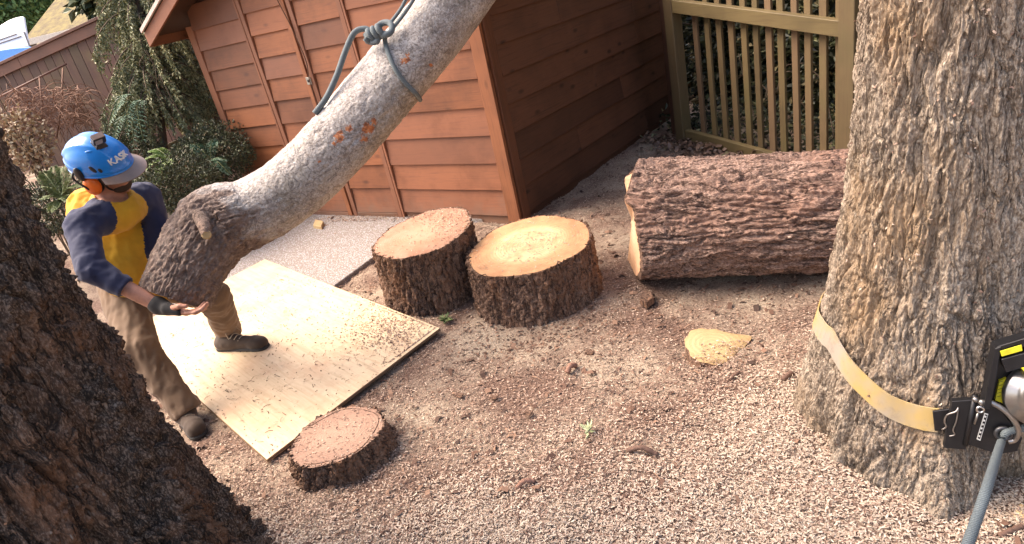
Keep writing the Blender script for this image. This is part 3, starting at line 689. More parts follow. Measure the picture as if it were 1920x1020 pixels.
for (px_, py_, rad_) in ((634, 250, .028), (646, 240, .018), (622, 262, .015), (697, 244, .030), (688, 258, .020), (704, 236, .018), (757, 106, .022), (762, 98, .014), (600, 300, .008), (815, 120, .010)):
    dn = m.n('ShaderNodeVectorMath', operation='DISTANCE'); m.L(v, dn.inputs[0]); dn.inputs[1].default_value = tuple(first_hit(px_, py_) - ctr[len(ctr) // 2])
    e_ = m.math('ADD', dn.outputs['Value'], m.math('MULTIPLY', m.math('SUBTRACT', torn, .5), .11)); c = m.mix(m.ramp(e_, [(rad_ * .8, (1,) * 3), (rad_, (0,) * 3)]), c, m.ramp(torn, [(.35, (.16, .05, .025)), (.5, (.50, .15, .04)), (.65, (.62, .30, .14))]))
m.bump(m.math('ADD', m.math('ADD', b, l), m.math('ADD', m.math('MULTIPLY', f3, .6), m.math('MULTIPLY', cr1, 2))), .7, .008); M['bark_silver'] = m.base(c)
fc = V[F].mean(1)
hang = empty('hanging_log', ctr[0], 'silver grey tree section hung from a rope, its scaly brown butt held by the man', 'log')
hb = obj('bark', V, F, M['bark_silver'], hang, loc=ctr[len(ctr) // 2])
sv = np.repeat(s, 260); tv = np.tile(np.arange(260) * 2 * PI / 260, nn_); wa = np.clip(butt_w(sv, tv) + .9 * (butt_w(sv, tv) * (1 - butt_w(sv, tv)) * 4) * fbm(V * 14, 4, 4), 0, 1)
at_ = hb.data.attributes.new('scaly', 'FLOAT', 'POINT'); at_.data.foreach_set('value', wa.astype(np.float32))
for e, sg in ((0, 1), (nn_ - 1, -1)):
    ring = V.reshape(nn_, 260, 3)[e]; cen = ring.mean(0)
    V2 = np.concatenate([[cen], cen + (ring - cen) * .5, ring - T[e] * sg * .0]); F2 = [[0, 1 + (j + 1) % 260, 1 + j] for j in range(260)] + (grid_faces(2, 260) + 1).tolist()
    obj('cut_face', V2, F2, M['cut_big'], hang)
# broken stub of a branch with a pale end
p0, p1, p2 = D(374, 402, 3.12), D(383, 424, 3.05), D(387, 440, 3.02)
sp_ = spline([p0, p1, p2], 14); V_, F_ = tube(sp_, np.linspace(.036, .022, len(sp_)), 20, False); V_ = V_ + .007 * np.stack([fbm(V_ * 38 + k, 3, k) for k in range(3)], 1); ax = nrm(p2 - p1 + (O - p2) * .08)
st_ = obj('branch_stub', V_, F_, M['bark_butt'], hang)
V_, F_ = lathe([(.022, 0), (.021, .004), (.012, .008), (0.001, .003)], p2, ax, 14); obj('broken_end', V_, F_, M['cut_small'], st_)

# ------------------------------------------------------------------ ropes on the hanging section
M['rope_grey'] = None
m = NB('blue grey rope', .75); v = m.coords((1, 1, 1)); w_ = m.n('ShaderNodeTexWave'); w_.bands_direction = 'DIAGONAL'; m.L(v, w_.inputs[0]); w_.inputs['Scale'].default_value = 90; w_.inputs['Distortion'].default_value = 2
c = m.ramp(w_.outputs['Fac'], [(.2, (.065, .085, .092)), (.7, (.145, .18, .19))]); c = m.mix(m.math('MULTIPLY', m.noise(v, 300, 2), .25), c, (.30, .33, .33)); m.bump(w_.outputs['Fac'], .5, .004); M['rope_grey'] = m.base(c)
RT_ = 3.32
rope = empty('rigging_rope', D(700, 70, RT_), 'blue grey rope knotted round the hanging silver log', 'rope')
tail = spline([D(590, 213, 3.33), D(612, 183, 3.33), D(632, 140, 3.33), D(648, 95, 3.33), D(664, 62, 3.33), D(684, 54, 3.33), D(700, 62, 3.33)], 60)
obj('tail', *tube(tail, .0150, 10), M['rope_grey'], rope)
knot = spline([D(686, 64, 3.33), D(694, 78, 3.31), D(708, 76, 3.29), D(704, 58, 3.31), D(716, 44, 3.32), D(732, 44, 3.30), D(734, 58, 3.28), D(722, 66, 3.27), D(710, 64, 3.29), D(694, 66, 3.32), D(690, 82, 3.34)], 90)
obj('knot', *tube(knot, .0155, 10), M['rope_grey'], rope)
a0_, a1_ = D(688, 70, 3.31), D(716, 56, 3.28); ax0 = nrm(a1_ - a0_); e1_ = nrm(np.cross(ax0, (0, 0, 1))); e2_ = np.cross(ax0, e1_); w_t = np.linspace(0, 3.2 * 2 * PI, 80)
obj('wrapped_turns', *tube(a0_ + (a1_ - a0_) * (w_t / w_t[-1])[:, None] + .026 * (np.cos(w_t)[:, None] * e1_ + np.sin(w_t)[:, None] * e2_), .0135, 9), M['rope_grey'], rope)
# the loop lies on the bark: follow the surface
def on_hang(px, py, lift=.008):
    r_ = ray(px, py); best = None
    t = ((fc - O) @ r_) / (r_ @ r_); dd = np.linalg.norm(fc - O - t[:, None] * r_, axis=1); k = np.where(dd < .02)[0]
    if len(k) == 0: return D(px, py, 3.33)
    k = k[np.argmin(t[k])]; return O + r_ * (t[k] - lift / np.linalg.norm(r_))
loop = spline([D(722, 60, 3.28), on_hang(722, 78), on_hang(728, 100), on_hang(738, 124), on_hang(752, 146), on_hang(768, 164), on_hang(780, 176), D(788, 187, 3.50), D(780, 178, 3.64), D(740, 110, 3.68), D(700, 70, 3.55), D(694, 66, 3.40)], 80)
obj('loop', *tube(loop, .012, 10), M['rope_grey'], rope)
for k, (a_, b_, c_) in enumerate((((728, 48), (752, 16), (775, -25)), ((736, 54), (762, 20), (790, -25)))):
    obj('standing_line', *tube(spline([D(*a_, 3.30), D(*b_, 3.30), D(*c_, 3.3), D(c_[0] + 150, c_[1] - 250, 3.3), D(c_[0] + 330, c_[1] - 560, 3.3)], 30), .009, 8), M['rope_grey'], rope)

# thin brown cord dangling across the shed doors
M['cord'] = plain('thin brown cord', (.10, .045, .025), .9)
o = obj('door_cord', *tube(spline([W1(1.85, .05, 1.95), W1(1.82, .05, 1.82), W1(1.775, .05, 1.66), W1(1.735, .05, 1.4), W1(1.765, .05, 1.24), W1(1.76, .05, 1.04), W1(1.72, .05, .98)], 50), .0045, 6), M['cord']); tag(o, 'thin brown cord dangling down the meeting edges of the shed doors', 'cord')

# ------------------------------------------------------------------ slatted gate fence on the right
GA = G(1290, 265); ga = math.radians(-70); GU = V3(math.cos(ga), math.sin(ga), 0); GN = V3(GU[1], -GU[0], 0)
if GN @ (O - GA) < 0: GN = -GN
def WG(u, n, z): return GA + GU * u + GN * n + V3(0, 0, z)
gate = empty('slatted_fence', GA, 'olive brown fence section of narrow upright slats between two posts', 'fence')
wall_box('post', WG, -.105, .005, -.1, 1.75, -.05, .05, M['gate'], gate, ga, .004)
wall_box('post', WG, 1.665, 1.785, -.1, 1.75, -.055, .055, M['gate'], gate, ga, .004)
def rail(z0, z1, th, n0, n1, nm='rail'):
    P = [WG(.007, n0, z0 - th), WG(1.663, n0, z1 - th), WG(1.663, n1, z1 - th), WG(.007, n1, z0 - th), WG(.007, n0, z0), WG(1.663, n0, z1), WG(1.663, n1, z1), WG(.007, n1, z0)]
    obj(nm, *box8(P, .003), M['gate_rail'], gate, rz=ga, smooth=False)
rail(1.225, 1.025, .10, -.02, .045); rail(.115, .02, .10, -.02, .03)
us = []
for q in (985, 1035, 1085, 1135, 1190, 1240, 1295, 1345, 1405, 1460, 1525, 1595):
    px = 880 + q / 2.319; d_ = ray(px, 130); t_ = ((GA - O) @ GN) / (d_ @ GN); us.append(((O + t_ * d_) - GA) @ GU)
for u in us:
    j = random.uniform(-.004, .004); zb = .02 - .055 * u / 1.66; w_ = random.uniform(.052, .060)
    P = [WG(u - w_ / 2, -.045, zb), WG(u + w_ / 2, -.045, zb), WG(u + w_ / 2, -.022, zb), WG(u - w_ / 2, -.022, zb)] + [WG(u + j - w_ / 2, -.045, 1.7), WG(u + j + w_ / 2, -.045, 1.7), WG(u + j + w_ / 2, -.022, 1.7), WG(u + j - w_ / 2, -.022, 1.7)]
    obj('slat', *box8(P, .002), M['gate'], gate, rz=ga, smooth=False)
g2 = empty('slatted_fence', WG(1.85, 0, 0), 'short olive brown fence end with a rail, half hidden behind the grey barked trunk', 'fence')
for z in (1.06, .1):
    P = [WG(1.787, -.03, z - .09), WG(2.7, -.03, z - .14), WG(2.7, .03, z - .14), WG(1.787, .03, z - .09), WG(1.787, -.03, z), WG(2.7, -.03, z - .05), WG(2.7, .03, z - .05), WG(1.787, .03, z)]
    obj('rail', *box8(P, .003), M['gate_rail'], g2, rz=ga, smooth=False)
wall_box('post', WG, 2.702, 2.81, -.2, 1.7, -.05, .05, M['gate'], g2, ga, .004)
for u in np.arange(1.95, 2.66, .13): wall_box('slat', WG, u, u + .042, -.05, 1.6, -.058, -.032, M['gate'], g2, ga, .002)
# dark gap post between the shed and that fence
gp = empty('gap_post', WG(-.2, -.05, 0), 'dark weathered post squeezed between the shed and the slatted fence', 'post')
wall_box('shaft', WG, -.27, -.13, -.3, 1.8, -.14, -.03, M['dark_board'], gp, ga, .004)
obj('pipe', *tube([WG(-.155, -.012, -.1), WG(-.155, -.012, 1.75)], .012, 8), M['galv'], gp)

# ------------------------------------------------------------------ far fence, upper left
F0, F1 = D(0, 122, 8.0), D(140, 57, 7.4); fd = (F1 - F0); fl = np.linalg.norm(fd[:2]); FU = V3(fd[0] / fl, fd[1] / fl, 0); fsl = fd[2] / fl; fa = math.atan2(FU[1], FU[0])
FN = V3(FU[1], -FU[0], 0)
if FN @ (O - F0) < 0: FN = -FN
def WF(u, n, z): return F0 * [1, 1, 0] + FU * u + FN * n + V3(0, 0, F0[2] + fsl * u + z)
bf = empty('board_fence', F0 * [1, 1, 0], 'red brown board fence behind the drooping conifer, with a flat cap rail', 'fence')
def fbox(name, u0, u1, z0, z1, n0, n1, mat, parent=None, bev=.002):
    P = [WF(u0, n0, z0), WF(u1, n0, z0), WF(u1, n1, z0), WF(u0, n1, z0), WF(u0, n0, z1), WF(u1, n0, z1), WF(u1, n1, z1), WF(u0, n1, z1)]
    return obj(name, *box8(P, bev), mat, parent or bf, rz=fa, smooth=False)
UEND = 3.15
u = -1.6
while u < UEND:
    w_ = random.uniform(.145, .165); fbox('board', u, u + w_ - .006, -1.75, -.03 + random.uniform(-.004, .004), -.012 + random.uniform(-.004, .006), .010, M['fence_board']); u += w_
for a_, b_ in ((-1.6, .4), (.404, 1.9), (1.904, UEND)):
    fbox('rail', a_, b_, -.125, -.012, .014, .04, M['fence_rail']); fbox('cap_rail', a_, b_, -.010, .02, -.05, .06, M['fence_rail'])
for u in (-.9, .9): fbox('post', u, u + .1, -1.75, -.13, -.115, -.016, M['fence_board'])
# two broad uprights beside the shed
for (a0, a1, w_, d0) in (((296, 70), (352, 238), .27, 7.0), ((352, 30), (406, 232), .20, 6.95)):
    A, B_ = D(*a0, d0), D(*a1, d0); B_ = V3(*(A[:2] * .3 + B_[:2] * .7), B_[2] - .25); A = V3(*B_[:2], A[2] + .3)
    o = empty('fence_post', B_, 'broad red brown upright nearest the conifer, left of the shed' if w_ > .25 else 'broad red brown upright tucked close beside the shed corner', 'post')
    obj('post', *box8([B_ + FU * x_ * w_ / 2 + FN * y_ * .05 for x_, y_ in ((-1, -1), (1, -1), (1, 1), (-1, 1))] + [A + FU * x_ * w_ / 2 + FN * y_ * .05 for x_, y_ in ((-1, -1), (1, -1), (1, 1), (-1, 1))], .006), M['fence_board'], o, rz=fa, smooth=False)
e0, e1 = D(150, 345, 6.9), D(425, 219, 6.7)
o = obj('edging_board', *bar(e0 - V3(0, 0, .05), e1 - V3(0, 0, .05), .035, .10), M['gate_rail'], rz=math.atan2(*(e1 - e0)[1::-1]), smooth=False); tag(o, 'thin timber edging along the top of the planted bank left of the shed', 'edging')

# ------------------------------------------------------------------ foliage
def leaf_mat(name, stops, rough=.55):
    m = NB(name, rough); g = m.n('ShaderNodeNewGeometry'); c = m.ramp(g.outputs['Random Per Island'], stops)
    m.base(c); m.b.inputs['Subsurface Weight'].default_value = 0
    return m.m
M['needle'] = leaf_mat('olive green needles', [(0, (.07, .078, .034)), (.4, (.19, .205, .095)), (.75, (.34, .345, .18)), (1, (.46, .42, .24))])
M['needle_blue'] = leaf_mat('blue green needles', [(0, (.04, .09, .05)), (.5, (.09, .17, .10)), (1, (.18, .29, .18))])
M['leaf_dark'] = leaf_mat('dark green leaves', [(0, (.012, .022, .008)), (.5, (.032, .052, .018)), (.85, (.06, .085, .03)), (1, (.11, .13, .05))])
M['leaf_shrub'] = leaf_mat('mixed dark shrub leaves', [(0, (.016, .022, .010)), (.5, (.045, .058, .024)), (.8, (.085, .095, .04)), (.93, (.12, .14, .06)), (1, (.20, .13, .07))])
M['leaf_gate'] = leaf_mat('dull leaves behind the slats', [(0, (.008, .009, .006)), (.55, (.040, .048, .021)), (.85, (.115, .12, .045)), (1, (.24, .18, .09))])
M['leaf_bright'] = leaf_mat('bright green leaves', [(0, (.04, .09, .025)), (.5, (.09, .18, .05)), (1, (.19, .30, .10))])
M['fern'] = leaf_mat('fern green', [(0, (.08, .11, .03)), (.5, (.15, .19, .065)), (1, (.26, .30, .13))])
M['fern_bright'] = leaf_mat('bright fern green', [(0, (.15, .24, .06)), (.5, (.26, .36, .11)), (1, (.38, .46, .2))])
M['dry'] = leaf_mat('dry brown stems', [(0, (.11, .05, .03)), (.5, (.20, .10, .06)), (1, (.32, .19, .12))])
M['dry_stem'] = plain('dry brown stem', (.20, .10, .06), .8, 0, .2)
M['dry_leaf'] = leaf_mat('pale dry leaves', [(0, (.20, .10, .07)), (.4, (.35, .24, .14)), (1, (.55, .46, .30))])
M['litter'] = leaf_mat('fallen brown leaves', [(0, (.05, .03, .02)), (.5, (.13, .075, .05)), (.9, (.24, .15, .10)), (1, (.09, .11, .045))])
M['twig'] = plain('grey brown twig bark', (.12, .085, .055), .9, 0, .3)
def blades(P, Dr, L, Wd, mat, name, parent=None, bend=.25, flat=None):
    """pointed leaves: base P, direction Dr, length L, half width Wd"""
    n = len(P); Dr = Dr / np.linalg.norm(Dr, axis=1)[:, None]; L = np.broadcast_to(L, n)[:, None]; Wd = np.broadcast_to(Wd, n)[:, None]
    r = RNG.normal(size=(n, 3)) if flat is None else flat + RNG.normal(0, .35, (n, 3))
    s = np.cross(Dr, r); s /= np.linalg.norm(s, axis=1)[:, None] + 1e-9; u = np.cross(s, Dr)
    P = np.asarray(P); mid = P + Dr * L * .5 + u * L * bend * .4; tip = P + Dr * L - u * L * bend * .3
    V = np.stack([P, mid - s * Wd, tip, mid + s * Wd], 1).reshape(-1, 3); F = np.arange(n)[:, None] * 4 + np.array([[0, 1, 2, 3]])
    return obj(name, V, F, mat, parent, smooth=False)
def weeping(root, base, top, n, reach, zlo, mat, trunk_r=.06, fall=.22, dens=1.0, wid=.0085):
    """drooping conifer: trunk, limbs and hanging sprays"""
    base, top = np.asarray(base), np.asarray(top); tr = spline([base, base * .6 + top * .4 + V3(.05, 0, 0), top], 14)
    obj('trunk', *tube(tr, np.linspace(trunk_r, trunk_r * .4, len(tr)), 10), M['twig'], root)
    P, Dd, Ls, parts = [], [], [], []
    for k in range(n):
        f = zlo + (1 - zlo) * (k + random.random()) / n; o_ = base + (top - base) * f; az = random.uniform(0, 2 * PI); l_ = reach * random.uniform(.55, 1.1) * (1 - .4 * f)
        d0 = V3(math.cos(az), math.sin(az), random.uniform(-.1, .35)); pts = [o_]; d = d0.copy()
        for _ in range(8): d = nrm(d + V3(0, 0, -.17)); pts.append(pts[-1] + d * l_ / 8)
        pts = np.array(pts); parts.append(tube(pts, np.linspace(.010, .003, 9), 4))
        for t_ in np.linspace(.18, 1, int(13 * dens)):
            i = t_ * 7.99; q0 = pts[int(i)] * (1 - i % 1) + pts[int(i) + 1] * (i % 1); tang = pts[min(8, int(i) + 1)] - pts[int(i)]
            for _s in (-1, 1):
                sd_ = nrm(np.cross(tang, (0, 0, 1)) * _s * random.uniform(.3, 1) + nrm(tang) * .5 + V3(0, 0, random.uniform(-.9, 0))); L_ = fall * random.uniform(.45, 1.15); d = sd_; q = q0.copy(); m_ = int(11 * dens)
                for j in range(m_):
                    d = nrm(d + V3(0, 0, -.16)); q = q + d * L_ / m_
                    for _r in range(2): P.append(q + RNG.normal(0, .006, 3)); Dd.append(d * .8 + RNG.normal(0, .45, 3)); Ls.append(random.uniform(.022, .052))
    V, F = join(parts); obj('limbs', V, F, M['twig'], root); blades(np.array(P), np.array(Dd), np.array(Ls), wid, mat, 'crown', root)
tb = D(285, 300, 6.3); tb[2] = bed(tb[0], tb[1]); tt_ = D(232, -130, 6.3)
con = empty('conifer_tree', tb, 'drooping olive green conifer in front of the red brown board fence', 'tree')
weeping(con, tb, tt_, 112, .85, .38, M['needle'], .05, .30)
# a young blue-green branch and a brown one lower down on the same tree
def frond(base, tip, w, n, mat, name, parent, droop=.12, pin=.5, upv=(0, 0, 1), bl=.22):
    base, tip = np.asarray(base), np.asarray(tip); L_ = np.linalg.norm(tip - base)
    sp = spline([base, (base + tip) / 2 + V3(0, 0, droop * L_), tip], n); T, N, B = frames(sp, upv); P, Dd, Ls = [], [], []
    for i in range(2, len(sp)):
        f = i / len(sp); l_ = w * math.sin(PI * min(1, f * .85 + .15)) ** .7
        for sg in (-1, 1):
            d = nrm(N[i] * sg + T[i] * .45 - V3(0, 0, .15)); k = max(2, int(l_ / .012))
            for j in range(k): P.append(sp[i] + d * l_ * j / k); Dd.append(d + T[i] * .5 * (1 if j % 2 else -.6)); Ls.append(.016 + .012 * (1 - j / k))
            P.append(sp[i]); Dd.append(d); Ls.append(l_)
    V, F = tube(sp, np.linspace(.004, .0015, len(sp)), 4)
    pr = obj('midrib', V, F, M['fern'], parent); o = blades(np.array(P), np.array(Dd), np.array(Ls), .0045, mat, name, parent, .1, np.broadcast_to(np.array(upv, float), (len(P), 3)))
    return o
for q0, q1 in (((256, 190), (205, 232)), ((262, 185), (238, 250)), ((266, 186), (268, 262)), ((250, 178), (218, 205)), ((250, 215), (214, 262)), ((262, 205), (252, 280))):
    frond(D(*q0, 6.05), D(*q1, 5.9), .09, 16, M['needle_blue'], 'young_branch', con, .25)
for k in range(26):
    q0 = D(random.uniform(265, 300), random.uniform(90, 215), 6.15); q1 = q0 + V3(random.uniform(-.25, .12), random.uniform(-.15, .15), random.uniform(-.5, -.15))
    obj('dead_twig', *tube(spline([q0, (q0 + q1) / 2 + RNG.normal(0, .05, 3), q1], 8), .004, 4), M['twig'], con)

def bush(name, label, c, r, n, mat, L=(.03, .07), w=.012, stems=14, cat='shrub', stem_mat=None, low=0, group=None, hang=-.0):
    root = empty(name, V3(c[0], c[1], bed(np.array(c[0]), np.array(c[1]))), label, cat, group); c = np.asarray(c)
    P = RNG.normal(size=(n, 3)); P /= np.linalg.norm(P, axis=1)[:, None]; P *= RNG.uniform(.25, 1, (n, 1)) ** .5; lump = 1 + .35 * fbm(P * 2.2 + c, 2, 4)[:, None]
    Dd = P + RNG.normal(0, .7, (n, 3)) + V3(0, 0, hang); P = c + P * np.asarray(r) * lump
    parts = []; gz0 = float(bed(np.array(c[0]), np.array(c[1])))
    for _ in range(stems):
        q = c + RNG.normal(0, .5, 3) * np.asarray(r); parts.append(tube(spline([V3(c[0] + random.uniform(-.1, .1), c[1] + random.uniform(-.1, .1), gz0 - .02), (q + c) / 2, q], 8), .006, 4))
    obj('stems', *join(parts), stem_mat or M['twig'], root); keep = P[:, 2] > gz0
    blades(P[keep], Dd[keep], RNG.uniform(*L, keep.sum()), w, mat, 'leaves', root); return root
bush('low_shrub', 'dark green low shrub on the bank against the left edge of the shed', D(392, 292, 6.2), (.42, .4, .27), 11000, M['leaf_shrub'], (.018, .045), .0055)
bush('low_shrub', 'shadowy shrub directly behind the man\'s far shoulder', D(330, 345, 5.6), (.34, .36, .26), 9000, M['leaf_shrub'], (.018, .045), .0055)
bush('low_shrub', 'shrub with pale variegated leaves beside the dark trunk, under dry stems', D(42, 262, 6.2), (.22, .3, .32), 1300, M['dry_leaf'], (.03, .06), .016)
bush('low_shrub', 'dim green undergrowth shrub behind the blue helmet', D(228, 300, 6.1), (.4, .3, .3), 7000, M['leaf_shrub'], (.018, .045), .0055)
bush('low_shrub', 'dusky shrub low between the dark trunk and the man\'s back', D(95, 390, 5.4), (.35, .3, .25), 6000, M['leaf_shrub'], (.018, .045), .0055)
# dry hanging stems in front of the fence
dry = empty('dry_bush', D(105, 300, 6.4), 'leafless bush of brown drooping stems in front of the far fence', 'bush')
parts = []
for k in range(330):
    a0 = D(random.uniform(20, 168), random.uniform(165, 235), random.uniform(6.2, 6.7)); l_ = random.uniform(.12, .42); d = nrm(V3(random.uniform(-.8, .8), random.uniform(-.4, .4), random.uniform(.1, .7))); pts = [a0]
    for _ in range(7): d = nrm(d + V3(0, 0, -.42) + RNG.normal(0, .12, 3)); pts.append(pts[-1] + d * l_ / 7)
    parts.append(tube(np.array(pts), np.linspace(.0045, .002, 8), 4, False))
V, F = join(parts); tag(obj('drooping_stems', V, F, M['dry_stem'], dry, smooth=False), kind='stuff')
for a0, a1 in (((74, 146), (78, 262)), ((118, 128), (106, 260)), ((146, 160), (136, 240)), ((30, 168), (44, 262)), ((168, 228), (182, 262))): obj('stem', *tube(spline([D(*a1, 6.5), D((a0[0] + a1[0]) / 2 + 3, (a0[1] + a1[1]) / 2, 6.5), D(*a0, 6.6)], 8), .008, 6), M['dry_stem'], dry)
obj('leaning_cane', *tube([D(-30, 196, 7.2), D(124, 120, 6.9)], .011, 6), M['fence_rail'], dry)
def fern(name, label, px, py, dep, tips, mat, w=.075):
    b = D(px, py, dep); root = empty(name, b, label, 'fern')
    for (tx_, ty_, dd) in tips: frond(b, D(tx_, ty_, dep + dd), w, 34, mat, 'frond', root, .16)
fern('fern', 'arching fern between the dark trunk and the man\'s yellow shoulder', 118, 372, 4.7, [(80, 322, 0), (100, 312, .1), (150, 318, -.05), (84, 350, -.1), (78, 372, -.1), (165, 345, -.1), (130, 305, .1), (95, 395, -.1), (150, 380, -.15)], M['fern'])
fern('fern', 'bright green fern frond just right of the blue helmet', 318, 296, 5.6, [(262, 330, -.1), (268, 300, 0), (290, 345, -.15), (282, 282, .1), (310, 330, -.1)], M['fern_bright'], .07)
fern('fern', 'dusky fern fronds spreading over the bank beside the shed', 395, 300, 5.9, [(340, 290, 0), (352, 322, -.1), (385, 340, -.15), (425, 300, 0), (430, 325, -.1), (400, 262, .1), (360, 270, .1)], M['needle_blue'], .07)
# sprig peeping out beside the shed's left edge
bush('low_shrub', 'pale sprig poking out behind the shed\'s left corner board', D(378, 172, 6.75), (.07, .1, .13), 160, M['fern'], (.03, .05), .01, 4)

# plants behind the slatted fence
for k, (px, py, dp, lab) in enumerate(((1330, 150, 6.9, 'dark evergreen shrub behind the leftmost slats of the olive fence'), (1435, 140, 6.3, 'dark evergreen shrub behind the middle slats of the olive fence'), (1545, 150, 5.7, 'dark evergreen shrub behind the rightmost slats of the olive fence'))):
    bush('evergreen_shrub', lab, (D(px, py, dp) - GN * .45) * [1, 1, 0] + V3(0, 0, .55), (.62, .55, .95), 9000, M['leaf_gate'], (.04, .10), .018, 26, 'shrub')
p = D(1400, 120, 7.4) - GN * 1.2; hd = empty('hedge', p * [1, 1, 0], 'dense dark hedge beyond the slatted fence, raised and lengthened out of view to block sky light', 'hedge')
n = 52000; P = GA - GN * RNG.uniform(1.0, 2.2, (n, 1)) + GU * RNG.uniform(-2.5, 7.5, (n, 1)) + V3(0, 0, 1) * 5.5 * RNG.random((n, 1)) ** 1.3; blades(P, RNG.normal(size=(n, 3)) + GN, RNG.uniform(.07, .18, n), .045, M['leaf_gate'], 'leaves', hd)  # extra height and unseen run to the right added to keep sky off the shed's side
obj('stems', *join([tube([GA - GN * 1.8 + GU * u_ + V3(0, 0, -.1), GA - GN * 1.8 + GU * (u_ + .1) + V3(0, 0, 5.2)], .03, 6) for u_ in np.arange(-2.3, 7.4, .45)]), M['twig'], hd)
n = 9000; P = GA - GN * RNG.uniform(.08, 2.2, (n, 1)) + GU * RNG.uniform(-.6, 3.2, (n, 1)); P[:, 2] = RNG.uniform(0, .25, n) * RNG.random(n)
tag(blades(P, RNG.normal(size=(n, 3)) * [1, 1, .6] + V3(0, 0, .4), RNG.uniform(.03, .09, n), .016, M['leaf_gate'], 'ground_ivy'), 'dark low ivy covering the soil behind the slatted fence', 'ivy', kind='stuff')
for k in range(7):
    q0 = WG(random.uniform(.1, 1.5), -.12, random.uniform(.1, .8)); q1 = q0 + GU * random.uniform(-.3, .3) + V3(0, 0, random.uniform(.1, .5)) - GN * .1
    o = obj('vine_stem', *tube(spline([q0, (q0 + q1) / 2 + RNG.normal(0, .06, 3), q1], 10), .005, 5), M['twig']); tag(o, ['vine stem behind the gap beside the left post', 'vine stem crossing two slats near the ground', 'vine stem behind the middle slats', 'vine stem rising behind the right slats', 'vine stem curling near the top rail', 'vine stem low beside the bottom rail', 'vine stem hidden mostly by slats, right of centre'][k], 'vine', 'vine stems behind the slatted fence')

# ------------------------------------------------------------------ beyond the far fence
hs = empty('house', D(110, 120, 17) * [1, 1, 0], 'low grey house with mossy roof beyond the fence', 'house')
M['house_wall'] = plain('grey house wall', (.20, .17, .15), .8); M['white_trim'] = plain('off white painted trim', (.62, .58, .50), .6)
m = NB('mossy shingle roof', .95); v = m.coords((1, 1, 1), rand=False)
M['moss'] = m.base(m.mix(m.ramp1(m.noise(v, 5, 5, .7), .4, .62), m.ramp(m.noise(v, 14, 4, .7), [(.3, (.09, .065, .04)), (.7, (.20, .155, .08))]), (.25, .20, .075)))
m = NB('window glass', .08); M['glass'] = m.base((.025, .03, .035))
HA, HB = D(53, 77, 17), D(150, 33, 16.6); HB[2] = HA[2]; hu = nrm((HB - HA) * [1, 1, 0]); hn = V3(hu[1], -hu[0], 0); hn = hn if hn @ (O - HA) > 0 else -hn; ha = math.atan2(hu[1], hu[0])
def WH(u, n, z): return HA + hu * u + hn * n + V3(0, 0, z)
wall_box('wall', WH, .25, 6, -3, -.02, -4, -.35, M['house_wall'], hs, ha)
P = [WH(-.1, .0, -.02), WH(6.3, .0, -.02), WH(6.3, -3, 1.5), WH(-.1, -3, 1.5), WH(-.1, 0, .06), WH(6.3, 0, .06), WH(6.3, -3, 1.58), WH(-.1, -3, 1.58)]; obj('roof', *box8(P, .01), M['moss'], hs, rz=ha, smooth=False)
P = [WH(-.1, -6, -.02), WH(6.3, -6, -.02), WH(6.3, -3.005, 1.5), WH(-.1, -3.005, 1.5), WH(-.1, -6, .06), WH(6.3, -6, .06), WH(6.3, -3.005, 1.58), WH(-.1, -3.005, 1.58)]; obj('roof', *box8(P, .01), M['moss'], hs, rz=ha, smooth=False)
wall_box('gutter', WH, -.12, 6.32, -.10, .05, .003, .06, M['white_trim'], hs, ha)
for u_ in (.62, 1.55, 2.6):
    w_ = wall_box('window', WH, u_, u_ + .62, -.95, -.16, -.348, -.30, M['white_trim'], hs, ha)
    wall_box('pane', WH, u_ + .06, u_ + .30, -.89, -.22, -.299, -.29, M['glass'], w_, ha); wall_box('pane', WH, u_ + .33, u_ + .56, -.89, -.22, -.299, -.29, M['glass'], w_, ha)
wall_box('door', WH, .3, .52, -2.2, -.15, -.349, -.32, M['dark_board'], hs, ha)
M['white_gloss'] = plain('white gloss panel', (.86, .86, .88), .35, 0, 0, 3)
vdir = nrm((D(30, 80, 13) - O) * [1, 1, 0])
poly = [D(-60, 78, 13), D(0, 48, 13), D(18, 37, 13), D(36, 31, 13), D(47, 31, 13), D(49, 46, 13), D(57, 88, 13), D(-60, 112, 13)]
tr_ = empty('camper_trailer', D(20, 120, 13) * [1, 1, 0], 'bright white round topped trailer beyond the fence beside the mossy roof', 'trailer')
obj('body', *prism(poly, vdir, 1.8, .03), M['white_gloss'], tr_, smooth=False)
for a_, b_ in (((-20, 82), (31, 64)), ((-20, 88), (40, 68))): obj('seam', *bar(D(*a_, 12.99), D(*b_, 12.99), .01, .02), M['house_wall'], tr_, smooth=False)
obj('door_edge', *bar(D(45, 60, 12.99), D(56, 88, 12.99), .02, .03), M['house_wall'], tr_, smooth=False)
m = plain('blue tarpaulin', (.03, .22, .62), .5)
M['tarp'] = m
poly = [D(-60, 112, 12.5), D(-10, 95, 12.5), D(20, 90, 12.5), D(57, 87, 12.5), D(66, 92, 12.5), D(66, 140, 12.5), D(-60, 190, 12.5)]
tag(obj('tarpaulin', *prism(poly, vdir, .4, .02), M['tarp'], smooth=False), 'bright blue tarpaulin showing just above the fence below the white trailer', 'tarpaulin')
def leafy_tree(label, c, r, n, mat, group=None):
    root = empty('leafy_tree', c * [1, 1, 0], label, 'tree', group); P = RNG.normal(size=(n, 3)); P /= np.linalg.norm(P, axis=1)[:, None]; P *= RNG.uniform(.2, 1, (n, 1)) ** .4
    P *= 1 + .45 * fbm(P * 2.5 + c, 3, 6)[:, None]; Dd = P + RNG.normal(0, .8, (n, 3)) - V3(0, 0, .4)
    blades(c + P * np.asarray(r), Dd, RNG.uniform(.14, .30, n), .06, mat, 'crown', root)
    obj('trunk', *tube(spline([c * [1, 1, 0], c * [1, 1, .5], c], 10), np.linspace(.25, .1, 10), 8), M['twig'], root)
